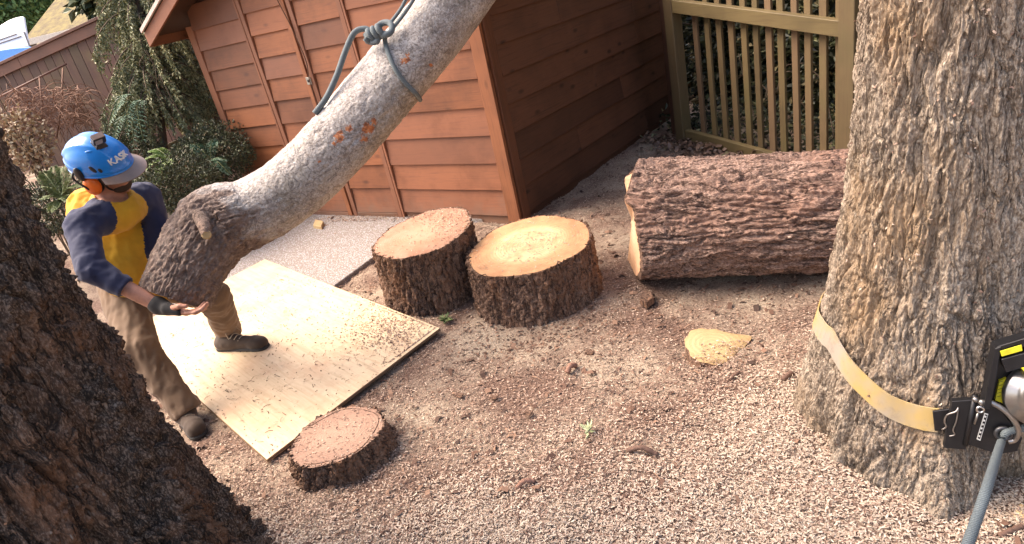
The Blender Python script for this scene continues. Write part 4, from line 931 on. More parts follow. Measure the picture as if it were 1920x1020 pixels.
leafy_tree('bright green tree crown above the white trailer', D(15, -8, 22), (1.6, 1.6, 1.2), 5200, M['leaf_bright'])
leafy_tree('green tree crown rising behind the mossy roof', D(88, -20, 25), (1.9, 1.9, 1.5), 6500, M['leaf_bright'])
leafy_tree('bushy tree at the far left edge over the trailer', D(-60, 20, 24), (2, 2, 1.9), 4500, M['leaf_bright'])
leafy_tree('dark leafy tree behind the conifer above the shed roof', D(255, -40, 11), (1.0, .9, .7), 3500, M['leaf_dark'])

# ------------------------------------------------------------------ chips, litter and small things on the ground
def inside(P, poly):
    r = np.ones(len(P), bool); s0 = None
    for a_, b_ in zip(poly, poly[1:] + poly[:1]):
        c_ = (b_[0] - a_[0]) * (P[:, 1] - a_[1]) - (b_[1] - a_[1]) * (P[:, 0] - a_[0]); s_ = c_ > 0; s0 = s_ if s0 is None else s0; r &= (s_ == s0) if False else True
        if s0 is s_: ref = s_
        r &= (s_ == ref)
    return r
def in_poly(P, poly):
    sg = []
    for a_, b_ in zip(poly, poly[1:] + poly[:1]): sg.append((b_[0] - a_[0]) * (P[:, 1] - a_[1]) - (b_[1] - a_[1]) * (P[:, 0] - a_[0]) > 0)
    sg = np.array(sg); return sg.all(0) | (~sg).all(0)
plyq = [tuple(p[:2]) for p in (PN, PR, PR + pl * L2, PN + pl * L2)]
def ground_pts(n, dens):
    x = RNG.uniform(-2.2, 2.7, n * 4); y = .9 + 5.0 * RNG.random(n * 4) ** 1.25 ; P = np.stack([x, y], 1)
    q = np.stack([x, y, 0 * x], 1); keep = ~in_poly(P, plyq)
    for (cx_, cy_, r_) in ((.125, 3.492, .36), (-.482, 3.836, .31), (c0[0], c0[1], .2), (cs[0], cs[1], .105)): keep &= np.hypot(x - cx_, y - cy_) + (0 if r_ > .11 else .7 * np.clip((x - cx_) * .6 - (y - cy_) * .8, -.0, 1)) > r_
    rel = q - CORN; keep &= ~((rel @ N1 < .0) & (rel @ N2 < .0)) & ~((q - GA) @ GN < -.02)
    w = dens(x, y, q); keep &= RNG.random(len(x)) < w
    P = q[keep][:n]; P[:, 2] = gz(P[:, 0], P[:, 1]); sl_ = in_poly(P[:, :2], [tuple(p[:2]) for p in poly_slab]); P[sl_, 2] = .022
    return P
poly_slab = [S0, SB2, nearp, far, S1]
def dens_all(x, y, q):
    d = np.hypot(x, y); near = sstep(2.75, 1.75, y + .12 * x + .25 * fbm(q * 2.2, 3, 15)); rt = np.exp(-((np.hypot(x - 1.34, y - 1.82) - .55) / .28) ** 2)
    patch = sstep(-.25, .35, fbm(q * 1.9, 4, 33)); duff = np.exp(-(((x + .02) / .42) ** 2 + ((y - 2.98) / .17) ** 2))
    slab = sstep(4.0, 4.8, y) * .35
    w = .14 + .32 * patch + .5 * near + .5 * rt + slab * .3
    w *= 1 - .8 * duff
    return np.clip(w, 0, 1)
P = ground_pts(175000, dens_all); nn = np.tile(V3(0, 0, 1.), (len(P), 1)); P[:, 2] += RNG.uniform(0, .008, len(P))
far_ = np.hypot(P[:, 0], P[:, 1])
flakes(P, nn, (.006, .014), M['chips'], 'wood_chips', None, 'loose carpet of curled wood shavings over the yard', 'chips', asp=.32, curl=.5, thin=True)
pk = ground_pts(125000, lambda x, y, q: np.clip(1.1 * sstep(2.25, 1.45, y + .1 * x + .35 * fbm(q * 2.6, 3, 77)) + 1.3 * np.exp(-((np.hypot(x - 1.24, y - 1.72) - .52) / .17) ** 2) * sstep(2.35, 2.0, y), 0, 1) * .95)
pk[:, 2] += RNG.uniform(.002, .012, len(pk))
flakes(pk, np.tile(V3(0, 0, 1.), (len(pk), 1)), (.006, .015), M['chips_pale'], 'sawdust_drift', None, 'pale drift of fresh shavings nearest the camera and round the strapped trunk', 'chips', asp=.32, curl=.5, thin=True)
pd = ground_pts(16000, lambda x, y, q: np.clip(.25 + .9 * np.exp(-(((x + .02) / .42) ** 2 + ((y - 2.98) / .2) ** 2)) + .4 * sstep(0, .5, fbm(q * 2.4, 3, 54)), 0, 1) * sstep(1.2, 2.2, y))
flakes(pd, np.tile(V3(0, 0, 1.), (len(pd), 1)), (.006, .022), M['chips_dark'], 'bark_crumbs', None, 'dark bark crumbs mixed into the ground litter', 'litter', asp=.5, curl=.2)
pb = ground_pts(700, lambda x, y, q: .3 * sstep(1.5, 2.2, y) + .15)
flakes(pb, np.tile(V3(0, 0, 1.), (len(pb), 1)), (.02, .055), M['chips_dark'], 'bark_flakes', None, 'larger bark flakes strewn over the shavings', 'litter', asp=.4, curl=.3, lift=.006)
pn = ground_pts(1700, lambda x, y, q: .3 + .4 * sstep(0, .4, fbm(q * 1.7, 3, 5)))
flakes(pn, np.tile(V3(0, 0, 1.), (len(pn), 1)), (.018, .06), M['chips_dark'], 'fallen_needles', None, 'thin brown needles and twiglets scattered through the shavings', 'litter', asp=.07, lift=.007)
# specks on the plywood, thick near its right corner
n = 2600; a_, b_ = RNG.random(n), RNG.random(n); P = PN + (PR - PN) * a_[:, None] + pl * (b_ * 1.9)[:, None]
w = .22 + .8 * np.exp(-(((a_ - .86) / .13) ** 2 + ((b_ * 1.9 - .28) / .22) ** 2)) + .25 * sstep(.2, .7, fbm(P * 3, 3, 2)); k = RNG.random(n) < w; P = P[k]
flakes(P, np.tile(V3(0, 0, 1.), (len(P), 1)), (.004, .013), M['chips_dark'], 'sheet_litter', None, 'dark crumbs and specks scattered over the plywood sheet', 'litter', asp=.45, lift=.0015)
n = 420; a_, b_ = RNG.random(n), RNG.random(n); P = PN + (PR - PN) * a_[:, None] + pl * (b_ * 1.9)[:, None]
flakes(P, np.tile(V3(0, 0, 1.), (n, 1)), (.014, .04), M['chips_dark'], 'sheet_needles', None, 'thin needles and slivers strewn across the plywood sheet', 'litter', asp=.09, lift=.002)
n = 1800; P = PN + (PR - PN) * np.clip(RNG.normal(.86, .10, n), .5, .985)[:, None] + pl * np.clip(RNG.normal(.30, .2, n), .03, 1)[:, None]
flakes(P, np.tile(V3(0, 0, 1.), (n, 1)), (.005, .014), M['chips'], 'chip_heap', None, 'thin heap of shavings at the right corner of the plywood', 'chips', asp=.4, lift=.002)
# shavings lying on the stump tops
def top_chips(x, y, h, r, tx, ty, n, mat, label, side=None, sz=(.004, .012)):
    a_ = RNG.uniform(0, 2 * PI, n); rr = r * np.sqrt(RNG.random(n)); px_, py_ = rr * np.cos(a_), rr * np.sin(a_)
    if side is not None: k = RNG.random(n) < side(px_ / r, py_ / r); px_, py_ = px_[k], py_[k]
    P = np.stack([x + px_, y + py_, h + tx * px_ + ty * py_ + .001], 1); flakes(P, np.tile(nrm(V3(-tx, -ty, 1)), (len(P), 1)), sz, mat, 'stump_shavings', None, label, 'chips', asp=.4, lift=.0015)
top_chips(.125, 3.492, .311, .34, .042, .061, 1500, M['chips_pale'], 'pale sawdust on top of the big stump block', lambda x, y: .15 + .85 * np.exp(-((x ** 2 + y ** 2) / .35)))
top_chips(-.482, 3.836, .40, .315, .074, .07, 2600, M['chips'], 'shavings covering the right half of the tall stump block', lambda x, y: .12 + .9 * sstep(-.1, .6, x + .3 * y))
top_chips(c0[0], c0[1], .10, .20, .02, -.03, 420, M['chips'], 'crumbs on the weathered low stump')
n = 260; a_ = RNG.uniform(0, 2 * PI, n); rr = .16 * np.sqrt(RNG.random(n)); P = np.stack([cs[0] + .04 + rr * np.cos(a_), cs[1] - .075 + rr * .55 * np.sin(a_), np.full(n, .032) - .03 * RNG.random(n) * 0], 1); P[:, 2] = .034 + .17 * np.minimum(P[:, 1] - cs[1], .0) - .10 * (P[:, 0] - cs[0]) + RNG.uniform(0, .012, n); P[:, 2] = np.maximum(P[:, 2], .006)
flakes(P, np.tile(V3(0, 0, 1.), (n, 1)), (.006, .015), M['chips'], 'disc_shavings', None, 'shavings half burying the lower side of the pale flush stump', 'chips', asp=.35, lift=.003)
# fallen leaves by the slatted fence
n = 330; P = WG(0, 0, 0) + GU * RNG.normal(.1, .35, (n, 1)) + GN * np.abs(RNG.normal(.12, .16, (n, 1))); P[:, 2] = gz(P[:, 0], P[:, 1]) + RNG.uniform(0, .05, n)
flakes(P, np.tile(V3(0, 0, 1.), (n, 1)), (.025, .07), M['litter'], 'fallen_leaves', None, 'drift of brown fallen leaves at the foot of the left fence post', 'leaves', asp=.6, curl=.4)
# sticks, bark scraps and blocks
M['stick'] = plain('brown stick', (.15, .085, .06), .9, 0, .2, 60); M['scrap'] = plain('reddish bark scrap', (.30, .16, .11), .9, 0, .2, 50)
def stick(a0, a1, r, label, mat=None, bump_=.004):
    A, B_ = G(*a0, .012 + r), G(*a1, .012 + r); mid = (A + B_) / 2 + V3(0, 0, bump_); A[2] = gz(*[np.array([q]) for q in A[:2]])[0] + r; B_[2] = gz(*[np.array([q]) for q in B_[:2]])[0] + r; mid[2] = max(mid[2], (A[2] + B_[2]) / 2 + .003)
    sp = spline([A, mid, B_], 14); rr = r * (1 + .15 * np.sin(np.arange(len(sp)) * 2.1))
    tag(obj('stick', *tube(sp, rr, 8), mat or M['stick']), label, 'stick')
stick((1176, 838), (1232, 844), .010, 'straight brown stick lying alone on the shavings')
stick((968, 908), (1000, 898), .009, 'short reddish twig low in the middle of the shavings', M['scrap'])
stick((1062, 694), (1078, 680), .013, 'stubby pale twig on the dark litter beyond the green leaf', M['scrap'])
stick((1468, 716), (1484, 704), .011, 'stubby twig beside the foot of the strapped trunk')
stick((1368, 712), (1386, 700), .008, 'small twig just below the pale flush stump')
stick((1872, 1012), (1915, 996), .008, 'brown stick in the bottom right corner beside the rope')
def chunk(pts, h, label, mat, name='bark_piece', cat='bark'):
    P = [G(*q) + V3(0, 0, .0) for q in pts]; V, F = prism(P, (0, 0, 1), h, .004); V = V + .004 * np.stack([vnoise(V * 40, k) for k in range(3)], 1); tag(obj(name, V, F, mat, smooth=False), label, cat)
chunk([(1200, 572), (1214, 578), (1226, 570), (1222, 556), (1206, 556)], .04, 'upright dark bark chunk just below the big lying log', M['bark_stump'])
chunk([(1888, 985), (1930, 1000), (1960, 975), (1910, 955)], .03, 'orange wood offcut beside the rope at the right edge', M['cut_big'], 'wood_offcut', 'offcut')
chunk([(590, 432), (606, 435), (610, 424), (594, 420)], .05, 'small pale wood block at the foot of the shed doors', M['cut_small'], 'wood_block', 'block')
for k, (x_, y_) in enumerate(((925, 745), (1105, 662), (860, 742), (990, 775), (1300, 752), (1215, 785), (720, 705), (1410, 610), (640, 905), (430, 870))[:6]):
    chunk([(x_ - 9, y_ + 4), (x_ + 6, y_ + 5), (x_ + 11, y_ - 3), (x_ - 5, y_ - 5)], random.uniform(.008, .014), ['bark scrap left of the stick, in the dark litter', 'bark scrap between the big stump and the pale flush stump', 'bark scrap near the lower edge of the plywood', 'bark scrap left of the green leaf', 'bark scrap above the lone stick, right side', 'bark scrap directly above the lone stick', 'bark scrap along the plywood\'s lower edge', 'bark scrap right of the pale flush stump', 'bark scrap below the weathered low stump', 'bark scrap beside the man\'s near boot'][k], M['bark_stump'])
# green leaf cluster and weeds
def sprig(px, py, n, L, label, mat, name='leaf_sprig', cat='leaf', up=.4):
    b = G(px, py, .012); root = empty(name, b, label, cat); a_ = RNG.uniform(0, 2 * PI, n); Dd = np.stack([np.cos(a_), np.sin(a_), RNG.uniform(0, up, n)], 1); blades(np.tile(b, (n, 1)) + RNG.normal(0, L * .12, (n, 3)) * [1, 1, .2], Dd, RNG.uniform(L * .5, L, n), L * .14, mat, 'leaves', root)
    obj('stem', *tube(np.array([b, b + V3(.01, .0, L * .3)]), .002, 5), mat, root)
M['leaf_pale'] = leaf_mat('pale green leaf', [(0, (.30, .34, .17)), (1, (.45, .47, .28))])
sprig(1105, 806, 14, .055, 'single pale green leaf sprig on the shavings', M['leaf_pale'])
sprig(836, 598, 36, .06, 'tuft of green weeds between the two stump blocks', M['fern'], 'weed_tuft', 'weeds', .6)

# ------------------------------------------------------------------ strap and winch on the right-hand tree
def trunk_hit(px, py, lift=.016):
    r_ = ray(px, py); t = np.linspace(1.1, 3.2, 1500); Q = O + t[:, None] * r_; dx, dy = Q[:, 0] - RT[0], Q[:, 1] - RT[1]
    f_ = np.hypot(dx, dy) - (r_right(np.arctan2(dy, dx), Q[:, 2]) + lift); k = np.where(f_ < 0)[0]
    k = k[0] if len(k) else np.argmin(f_); return Q[k]
S_ = [trunk_hit(*q) for q in ((1556, 632), (1566, 655), (1585, 683), (1612, 716), (1648, 748), (1685, 772), (1722, 783), (1760, 787))]
St = [math.atan2(q[1] - RT[1], q[0] - RT[0]) for q in S_]; St = [t if t < 0 else t - 2 * PI for t in St]; Sz = [q[2] for q in S_]
o_ = np.argsort(St); St = np.array(St)[o_]; Sz = np.array(Sz)[o_]
tt_ = np.linspace(St[0], St[-1], 70); zz_ = np.interp(tt_, St, Sz); zz_ = np.convolve(np.r_[[zz_[0]] * 5, zz_, [zz_[-1]] * 5], np.ones(11) / 11, 'valid')
tb_ = np.linspace(-2 * PI + math.radians(-92), St[0], 60)[:-1]; zb_ = np.interp(tb_, [tb_[0], St[0]], [Sz[-1] + .03, zz_[0]])
tt_ = np.r_[tb_, tt_]; zz_ = np.r_[zb_, zz_]
m = NB('worn yellow webbing', .8); v = m.coords((1, 1, 1), rand=False)
c = m.mix(m.ramp1(m.noise(v, 7, 3), .40, .60), (.43, .30, .11), (.34, .285, .225)); c = m.mix(m.math('MULTIPLY', m.ramp1(m.noise(v, 25, 4, .7), .55, .75), .6), c, (.20, .16, .13))
wv = m.n('ShaderNodeTexWave'); wv.bands_direction = 'Z'; m.L(v, wv.inputs[0]); wv.inputs['Scale'].default_value = 120; m.bump(wv.outputs['Fac'], .25, .002); M['webbing'] = m.base(c)
V = []
for t_, z_ in zip(tt_, zz_):
    r_ = float(r_right(np.array([t_]), np.array([z_]))[0]) + .013; cs_, sn_ = math.cos(t_), math.sin(t_)
    for dr, dz in ((0, -.036), (.004, -.036), (.004, .036), (0, .036)):
        rr_ = r_ + dr + (-.25 * dz if dz > 0 else -.5 * dz * .5); V.append([RT[0] + rr_ * cs_, RT[1] + rr_ * sn_, z_ + dz])
strap = obj('tree_strap', V, grid_faces(len(tt_), 4), M['webbing'], loc=(RT[0], RT[1], .3), smooth=False); tag(strap, 'worn yellow webbing strap wrapped round the foot of the right trunk', 'strap')
nD = nrm(V3(math.cos(math.radians(-118)), math.sin(math.radians(-118)), .18)); pD = trunk_hit(1797, 790, .03)
def PD(px, py, off=0.0):
    r_ = ray(px, py); return O + r_ * (((pD + nD * off - O) @ nD) / (r_ @ nD))
win = empty('lowering_winch', pD, 'black steel rope winch with bright drum and yellow labels clamped to the right trunk', 'winch')
M['yellow_label'] = plain('yellow label', (.78, .70, .03), .5); M['white_print'] = plain('white print', (.7, .7, .66), .6)
M['chrome'] = plain('polished steel', (.62, .60, .58), .18, 1.0); M['drum_grey'] = plain('brushed steel drum', (.36, .35, .34), .28, .9); M['steel'] = plain('scuffed steel', (.33, .31, .29), .35, .9)
def plate(name, pts, off, th_, mat, parent=win, bev=.0015):
    return obj(name, *prism([PD(*q, off) for q in pts], nD, th_, bev), mat, parent, smooth=False)
fr_ = plate('mounting_frame', [(1863, 640), (1925, 622), (2010, 600), (2040, 800), (1905, 806), (1838, 752)], .0, .012, M['black_metal'])
plate('side_flange', [(1858, 640), (1870, 636), (1850, 752), (1837, 750)], .0125, .05, M['black_metal'], fr_)
plate('top_flange', [(1862, 638), (2000, 596), (2002, 612), (1864, 652)], .0128, .045, M['black_metal'], fr_)
lb = plate('label_bracket', [(1869, 660), (1990, 627), (1992, 650), (1878, 684)], .0125, .05, M['black_metal'])
plate('label', [(1875, 658), (1915, 646), (1917, 657), (1878, 668)], .063, .002, M['yellow_label'], lb, .0003)
plate('label', [(1906, 676), (1935, 668), (1935, 678), (1914, 685)], .014, .05, M['yellow_label'], win, .0003)
lb = plate('label', [(1872, 711), (1886, 706), (1879, 753), (1864, 747)], .0125, .012, M['yellow_label'], win, .0005)
for k in range(5):
    y_ = 716 + k * 7; plate('print_line', [(1873.5 - k * 1.2, y_), (1881.5 - k * 1.2, y_ - 2.4), (1881.3 - k * 1.2, y_ - 1.6), (1873.3 - k * 1.2, y_ + .8)], .0246, .0006, M['black_metal'], lb, 0)
ax_ = nrm(nD + V3(.35, -.1, .15)); dc = PD(1936, 734, .0)
dr = obj('drum', *lathe([(.088, .012), (.088, .03), (.066, .034), (.064, .085), (.074, .105), (.082, .112)], dc, ax_, 40), M['drum_grey'], win)
obj('drum_flange', *lathe([(.0825, .1125), (.085, .116), (.083, .124), (.070, .130), (.055, .128), (.04, .122), (.02, .121)], dc, ax_, 40), M['chrome'], dr)
obj('drum_hub', *lathe([(.024, .1215), (.024, .14), (.018, .146), (.006, .147)], dc, ax_, 12), M['steel'], dr)
for k in range(4):
    a_ = k * PI / 2 + .4; s_ = nrm(np.cross(ax_, (0, 0, 1))); w_ = np.cross(s_, ax_)
    obj('bolt', *lathe([(.006, .122), (.006, .128), (.003, .130)], dc + .05 * (math.cos(a_) * s_ + math.sin(a_) * w_), ax_, 6), M['steel'], dr)
plate('strap_tongue', [(1748, 769), (1792, 763), (1792, 804), (1752, 806)], -.004, .008, M['black_metal'])
hp = plate('hinge_plate', [(1783, 746), (1827, 743), (1808, 836), (1767, 833)], .005, .022, M['black_metal'])
plate('hinge_plate', [(1826, 742), (1866, 750), (1912, 812), (1902, 836), (1868, 842), (1811, 824)], .003, .03, M['black_metal'])
obj('hinge_pin', *tube([PD(1829, 741, .03), PD(1810, 835, .03)], .007, 10), M['black_metal'], win)
lbl = plate('rating_label', [(1846, 774), (1853, 776), (1838, 826), (1831, 823)], .0335, .0012, M['white_print'], win, 0)
plate('label_field', [(1847, 776.5), (1851.5, 778), (1837.5, 823.5), (1833, 821.5)], .0349, .0006, M['black_metal'], lbl, 0)
for k in range(6):
    f_ = (k + .5) / 6; x_, y_ = 1849 - 13.5 * f_, 777.5 + 44 * f_; plate('print_mark', [(x_ - 1.6, y_ - 2), (x_ + 1.6, y_ - 1.2), (x_ + .9, y_ + 2), (x_ - 2.3, y_ + 1.2)], .0356, .0004, M['white_print'], lbl, 0)
obj('latch_wire', *tube(spline([PD(1797, 764, .03), PD(1792, 772, .035), PD(1776, 778, .032), PD(1771, 790, .03), PD(1774, 800, .03), PD(1766, 806, .028)], 24), .0025, 6), M['steel'], win)
obj('latch_wire', *tube(spline([PD(1797, 766, .03), PD(1793, 790, .032), PD(1787, 806, .032), PD(1790, 815, .03), PD(1780, 818, .03)], 20), .002, 6), M['steel'], win)
def ring(name, px, py, off, r, t, mat, parent=win, tilt=(0, 0, 0)):
    c_ = PD(px, py, off); n_ = nrm(nD + V3(*tilt)); s_ = nrm(np.cross(n_, (0, 0, 1))); w_ = np.cross(s_, n_); a_ = np.linspace(0, 2 * PI, 29)[:-1]
    ring_ = c_ + r * (np.cos(a_)[:, None] * s_ + np.sin(a_)[:, None] * w_); V = []
    for k, p_ in enumerate(ring_):
        e_ = nrm(p_ - c_)
        for b_ in np.arange(8) * PI / 4: V.append(p_ + t * (math.cos(b_) * e_ + math.sin(b_) * n_))
    F = [[k * 8 + j, k * 8 + (j + 1) % 8, ((k + 1) % 28) * 8 + (j + 1) % 8, ((k + 1) % 28) * 8 + j] for k in range(28) for j in range(8)]
    return obj(name, V, F, mat, parent)
e_ = ring('eye_bolt', 1838, 768, .05, .0085, .003, M['chrome']); obj('eye_shank', *tube([PD(1834, 775, .045), PD(1827, 795, .04)], .003, 8), M['steel'], e_)
obj('knob', *lathe([(.004, 0), (.009, .004), (.009, .012), (.004, .016)], PD(1840, 752, .034), nD, 12), M['steel'], win)
obj('knob', *lathe([(.004, 0), (.008, .004), (.008, .01), (.004, .014)], PD(1828, 747, .03), nD, 12), M['steel'], win)
obj('hook_arm', *tube(spline([PD(1846, 748, .04), PD(1862, 756, .05), PD(1884, 770, .055), PD(1902, 790, .055), PD(1909, 808, .05), PD(1903, 824, .045), PD(1890, 828, .045)], 40), .0075, 10), M['steel'], win)
M['dark_steel'] = plain('dark steel', (.09, .09, .095), .4, .8)
ring('fairlead_ring', 1882, 813, .045, .0175, .0065, M['dark_steel'])
lr = empty('lowering_rope', PD(1882, 815, .05), 'blue grey rope running down from the winch ring past the right trunk', 'rope')
obj('strand', *tube(spline([PD(1930, 800, .03), PD(1905, 806, .04), PD(1886, 812, .055), PD(1876, 832, .07), D(1855, 900, 1.42), D(1834, 965, 1.34), D(1814, 1022, 1.27), D(1790, 1095, 1.19), D(1740, 1240, 1.05), D(1640, 1500, .9)], 90), np.interp(np.linspace(0, 1, 90), [0, 1], [.0104, .0104])[:len(spline([PD(1930, 800, .03), PD(1905, 806, .04), PD(1886, 812, .055), PD(1876, 832, .07), D(1855, 900, 1.42), D(1834, 965, 1.34), D(1814, 1022, 1.27), D(1790, 1095, 1.19), D(1740, 1240, 1.05), D(1640, 1500, .9)], 90))], 12), M['rope_grey'], lr)
M['cord_pale'] = plain('pale cord', (.45, .40, .35), .8)
o = obj('pale_cord', *tube(spline([G(1826, 945, .02), G(1822, 965, .02), G(1812, 995, .02), G(1800, 1025, .02), G(1770, 1080, .02)], 30), .006, 8), M['cord_pale']); tag(o, 'thin pale cord on the ground beside the lowering rope', 'cord')

# ================================================================== PERSON
def surf_nets(Fd, lo, h):
    s = Fd < 0; sh = np.array(Fd.shape) - 1; acc = np.zeros((*sh, 3), np.float32); cnt = np.zeros(sh, np.float32)
    cs_ = [(a, b, c) for a in (0, 1) for b in (0, 1) for c in (0, 1)]; sl = lambda o: Fd[o[0]:o[0] + sh[0], o[1]:o[1] + sh[1], o[2]:o[2] + sh[2]]
    for a in cs_:
        for k in range(3):
            if a[k] == 0:
                b = list(a); b[k] = 1; fa, fb = sl(a), sl(b); I = np.nonzero((fa < 0) != (fb < 0)); t = fa[I] / (fa[I] - fb[I])
                for q in range(3): acc[I + (np.full(len(t), q),)] += a[q] + (t if q == k else 0)
                cnt[I] += 1
    act = cnt > 0; idx = -np.ones(sh, np.int64); idx[act] = np.arange(act.sum()); V = (np.argwhere(act) + acc[act] / cnt[act][:, None]) * h + lo; Fs = []
    for k in range(3):
        u, w = (k + 1) % 3, (k + 2) % 3; a = [slice(0, -1) if q == k else slice(1, -1) for q in range(3)]; b = [slice(1, None) if q == k else slice(1, -1) for q in range(3)]
        fa, fb = Fd[tuple(a)], Fd[tuple(b)]; I = np.argwhere((fa < 0) != (fb < 0)); 
        if len(I) == 0: continue
        inside_ = fa[tuple(I.T)] < 0; c = I.copy(); c[:, u] += 1; c[:, w] += 1
        def cell(du, dw):
            q = c.copy(); q[:, u] -= du; q[:, w] -= dw; return idx[tuple(q.T)]
        q = np.stack([cell(1, 1), cell(0, 1), cell(0, 0), cell(1, 0)], 1); q[~inside_] = q[~inside_][:, ::-1]; Fs.append(q)
    return V, np.concatenate(Fs)
class SDF:
    def __init__(s, lo, hi, h):
        s.lo = np.array(lo, float); s.h = h; s.n = np.ceil((np.array(hi) - s.lo) / h).astype(int) + 1; s.F = np.full(s.n, 1.0, np.float32)
        s.ax = [s.lo[k] + h * np.arange(s.n[k]) for k in range(3)]
    def _box(s, a, b):
        i0 = np.clip(np.floor((a - s.lo) / s.h).astype(int), 0, s.n - 1); i1 = np.clip(np.ceil((b - s.lo) / s.h).astype(int) + 1, 1, s.n); S = tuple(slice(p, q) for p, q in zip(i0, i1))
        return S, np.stack(np.meshgrid(*[s.ax[k][S[k]] for k in range(3)], indexing='ij'), -1)
    def put(s, S, d, k):
        f = s.F[S]
        if k > 0: hh = np.clip(.5 + .5 * (f - d) / k, 0, 1); s.F[S] = f * (1 - hh) + d * hh - k * hh * (1 - hh)
        else: s.F[S] = np.minimum(f, d)
    def cone(s, a, b, ra, rb, k=.02):
        a, b = np.asarray(a, float), np.asarray(b, float); m_ = max(ra, rb) + .08; S, X = s._box(np.minimum(a, b) - m_, np.maximum(a, b) + m_)
        ab = b - a; t = np.clip(((X - a) @ ab) / (ab @ ab + 1e-12), 0, 1); s.put(S, np.linalg.norm(X - a - t[..., None] * ab, axis=-1) - (ra + (rb - ra) * t), k); return s
    def chain(s, pts, rs, k=.02):
        for i in range(len(pts) - 1): s.cone(pts[i], pts[i + 1], rs[i], rs[i + 1], k)
        return s
    def ell(s, c, axes, r, k=.02):
        c = np.asarray(c, float); r = np.asarray(r, float); m_ = r.max() + .06; S, X = s._box(c - m_, c + m_); q = (X - c) @ np.array(axes).T; l = np.linalg.norm(q / r, axis=-1)
        s.put(S, (l - 1) * r.min() * np.clip(l, .6, 1) ** 0, k); return s
    def cut(s, p, n):
        X = np.stack(np.meshgrid(*s.ax, indexing='ij'), -1); s.F = np.maximum(s.F, ((X - np.asarray(p)) @ np.asarray(n)).astype(np.float32)); return s
    def sub_sphere(s, c, r):
        X = np.stack(np.meshgrid(*s.ax, indexing='ij'), -1); s.F = np.maximum(s.F, (r - np.linalg.norm(X - np.asarray(c), axis=-1)).astype(np.float32)); return s
    def rough(s, fn):
        """folds: moves the surface where it is near"""
        I = np.nonzero(np.abs(s.F) < .05); P = np.stack([s.ax[k][I[k]] for k in range(3)], 1); s.F[I] += fn(P).astype(np.float32); return s
    def mesh(s): return surf_nets(s.F, s.lo, s.h)

HROLL = .35
hipC = D(247, 522, 3.62); hipR = D(226, 538, 3.52); hipL = D(284, 520, 3.70)
kneeR = D(262, 655, 3.32); ankR = D(349, 770, 3.33); kneeL = V3(-1.63, 3.40, .46); ankL = D(431, 628, 4.02)
neck = D(204, 374, 3.23); hc = D(195, 314, 3.14)
shR = D(152, 424, 3.06); shL = D(276, 368, 3.40); elR = D(172, 506, 2.96); wrR = D(300, 574, 3.02)
elL = D(304, 458, 3.46); wrL = D(338, 428, 3.40)
hf = nrm(V3(1, -.15, -.38)); hu_ = nrm(V3(0, 0, 1) - hf * hf[2]); hr = np.cross(hf, hu_)
hu_, hr = hu_ * math.cos(HROLL) + hr * math.sin(HROLL), hr * math.cos(HROLL) - hu_ * math.sin(HROLL); HX = [hf, hr, hu_]
tf = nrm(np.cross(shL - shR, (0, 0, 1))); tf = tf if tf[0] > 0 else -tf           # the way the chest faces
chest = (shR + shL) / 2 * .6 + hipC * .4; waist = (shR + shL) / 2 * .25 + hipC * .75
tside = nrm(shL - shR); tup = nrm((shR + shL) / 2 - hipC); TX = [tf, tside, tup]
man = empty('person', (hipC[0], hipC[1], 0), 'person in yellow shirt with navy sleeves and blue helmet hugging the hanging log', 'person')
M['skin'] = plain('skin', (.42, .20, .13), .55, 0, 0, 30)
lo = np.minimum.reduce([hc, ankR, ankL, shR, elR, hipL]) - .25; lo[2] = -.02; hi = np.maximum.reduce([hc, ankL, wrR, hipL, shL]) + .25
B = SDF(lo, hi, .0075)
B.chain([hipC, waist, chest - tf * .02], [.105, .09, .095], .05); B.chain([shR * .8 + shL * .2, shR * .2 + shL * .8], [.07, .07], .05)
B.chain([hipR, kneeR, ankR], [.085, .058, .042]); B.chain([hipL, kneeL, ankL], [.085, .058, .042])
B.chain([shR, elR, wrR], [.055, .042, .031]); B.chain([shL, elL, wrL], [.055, .042, .032])
B.chain([neck, hc - hu_ * .05 - hf * .02], [.062, .056], .03)
B.ell(hc + hu_ * .03 - hf * .01, HX, (.100, .078, .105), .02); B.ell(hc + hf * .032 - hu_ * .058, HX, (.062, .056, .062), .03)
B.cone(hc + hf * .088 + hu_ * .005, hc + hf * .112 - hu_ * .032, .010, .017, .015); B.cone(hc + hf * .072 - hu_ * .108, hc + hf * .074 - hu_ * .102, .022, .022, .025)
B.cone(hc + hf * .086 - hu_ * .062 - hr * .018, hc + hf * .086 - hu_ * .062 + hr * .018, .010, .010, .008); B.cone(hc + hf * .084 - hu_ * .078 - hr * .014, hc + hf * .084 - hu_ * .078 + hr * .014, .009, .009, .006)
for sg in (-1, 1): B.ell(hc + hr * sg * .08 - hu_ * .01 - hf * .01, HX, (.022, .010, .032), .008); B.cone(hc + hf * .08 + hu_ * .030 + hr * sg * .012, hc + hf * .068 + hu_ * .032 + hr * sg * .048, .012, .010, .015)
# right hand: palm under the butt, fingers curling up its face, thumb out at the side
pa, pb = wrR * .85 + D(330, 582, 3.0) * .15, D(350, 586, 3.0)
for k in (-1, 0, 1): B.cone(D(316, 580 + k, 3.01 + .022 * k), D(350, 586, 3.01 + .024 * k), .017, .016, .012)
B.cone(wrR, D(316, 580, 3.01), .029, .022, .02)
for k in range(4):
    l_ = (0, 4, 3, -3)[k]; dz_ = .022 * (k - 1.5) + 3.0
    B.chain([D(350, 586, dz_), D(366 + l_ * .5, 586 - k, dz_ - .01), D(379 + l_, 580 - k, dz_), D(386 + l_, 570 - k, dz_ + .02)], [.0115, .0105, .010, .008], .006)
B.chain([D(322, 578, 2.985), D(336, 574, 2.95), D(349, 574, 2.95)], [.014, .0125, .010], .008)
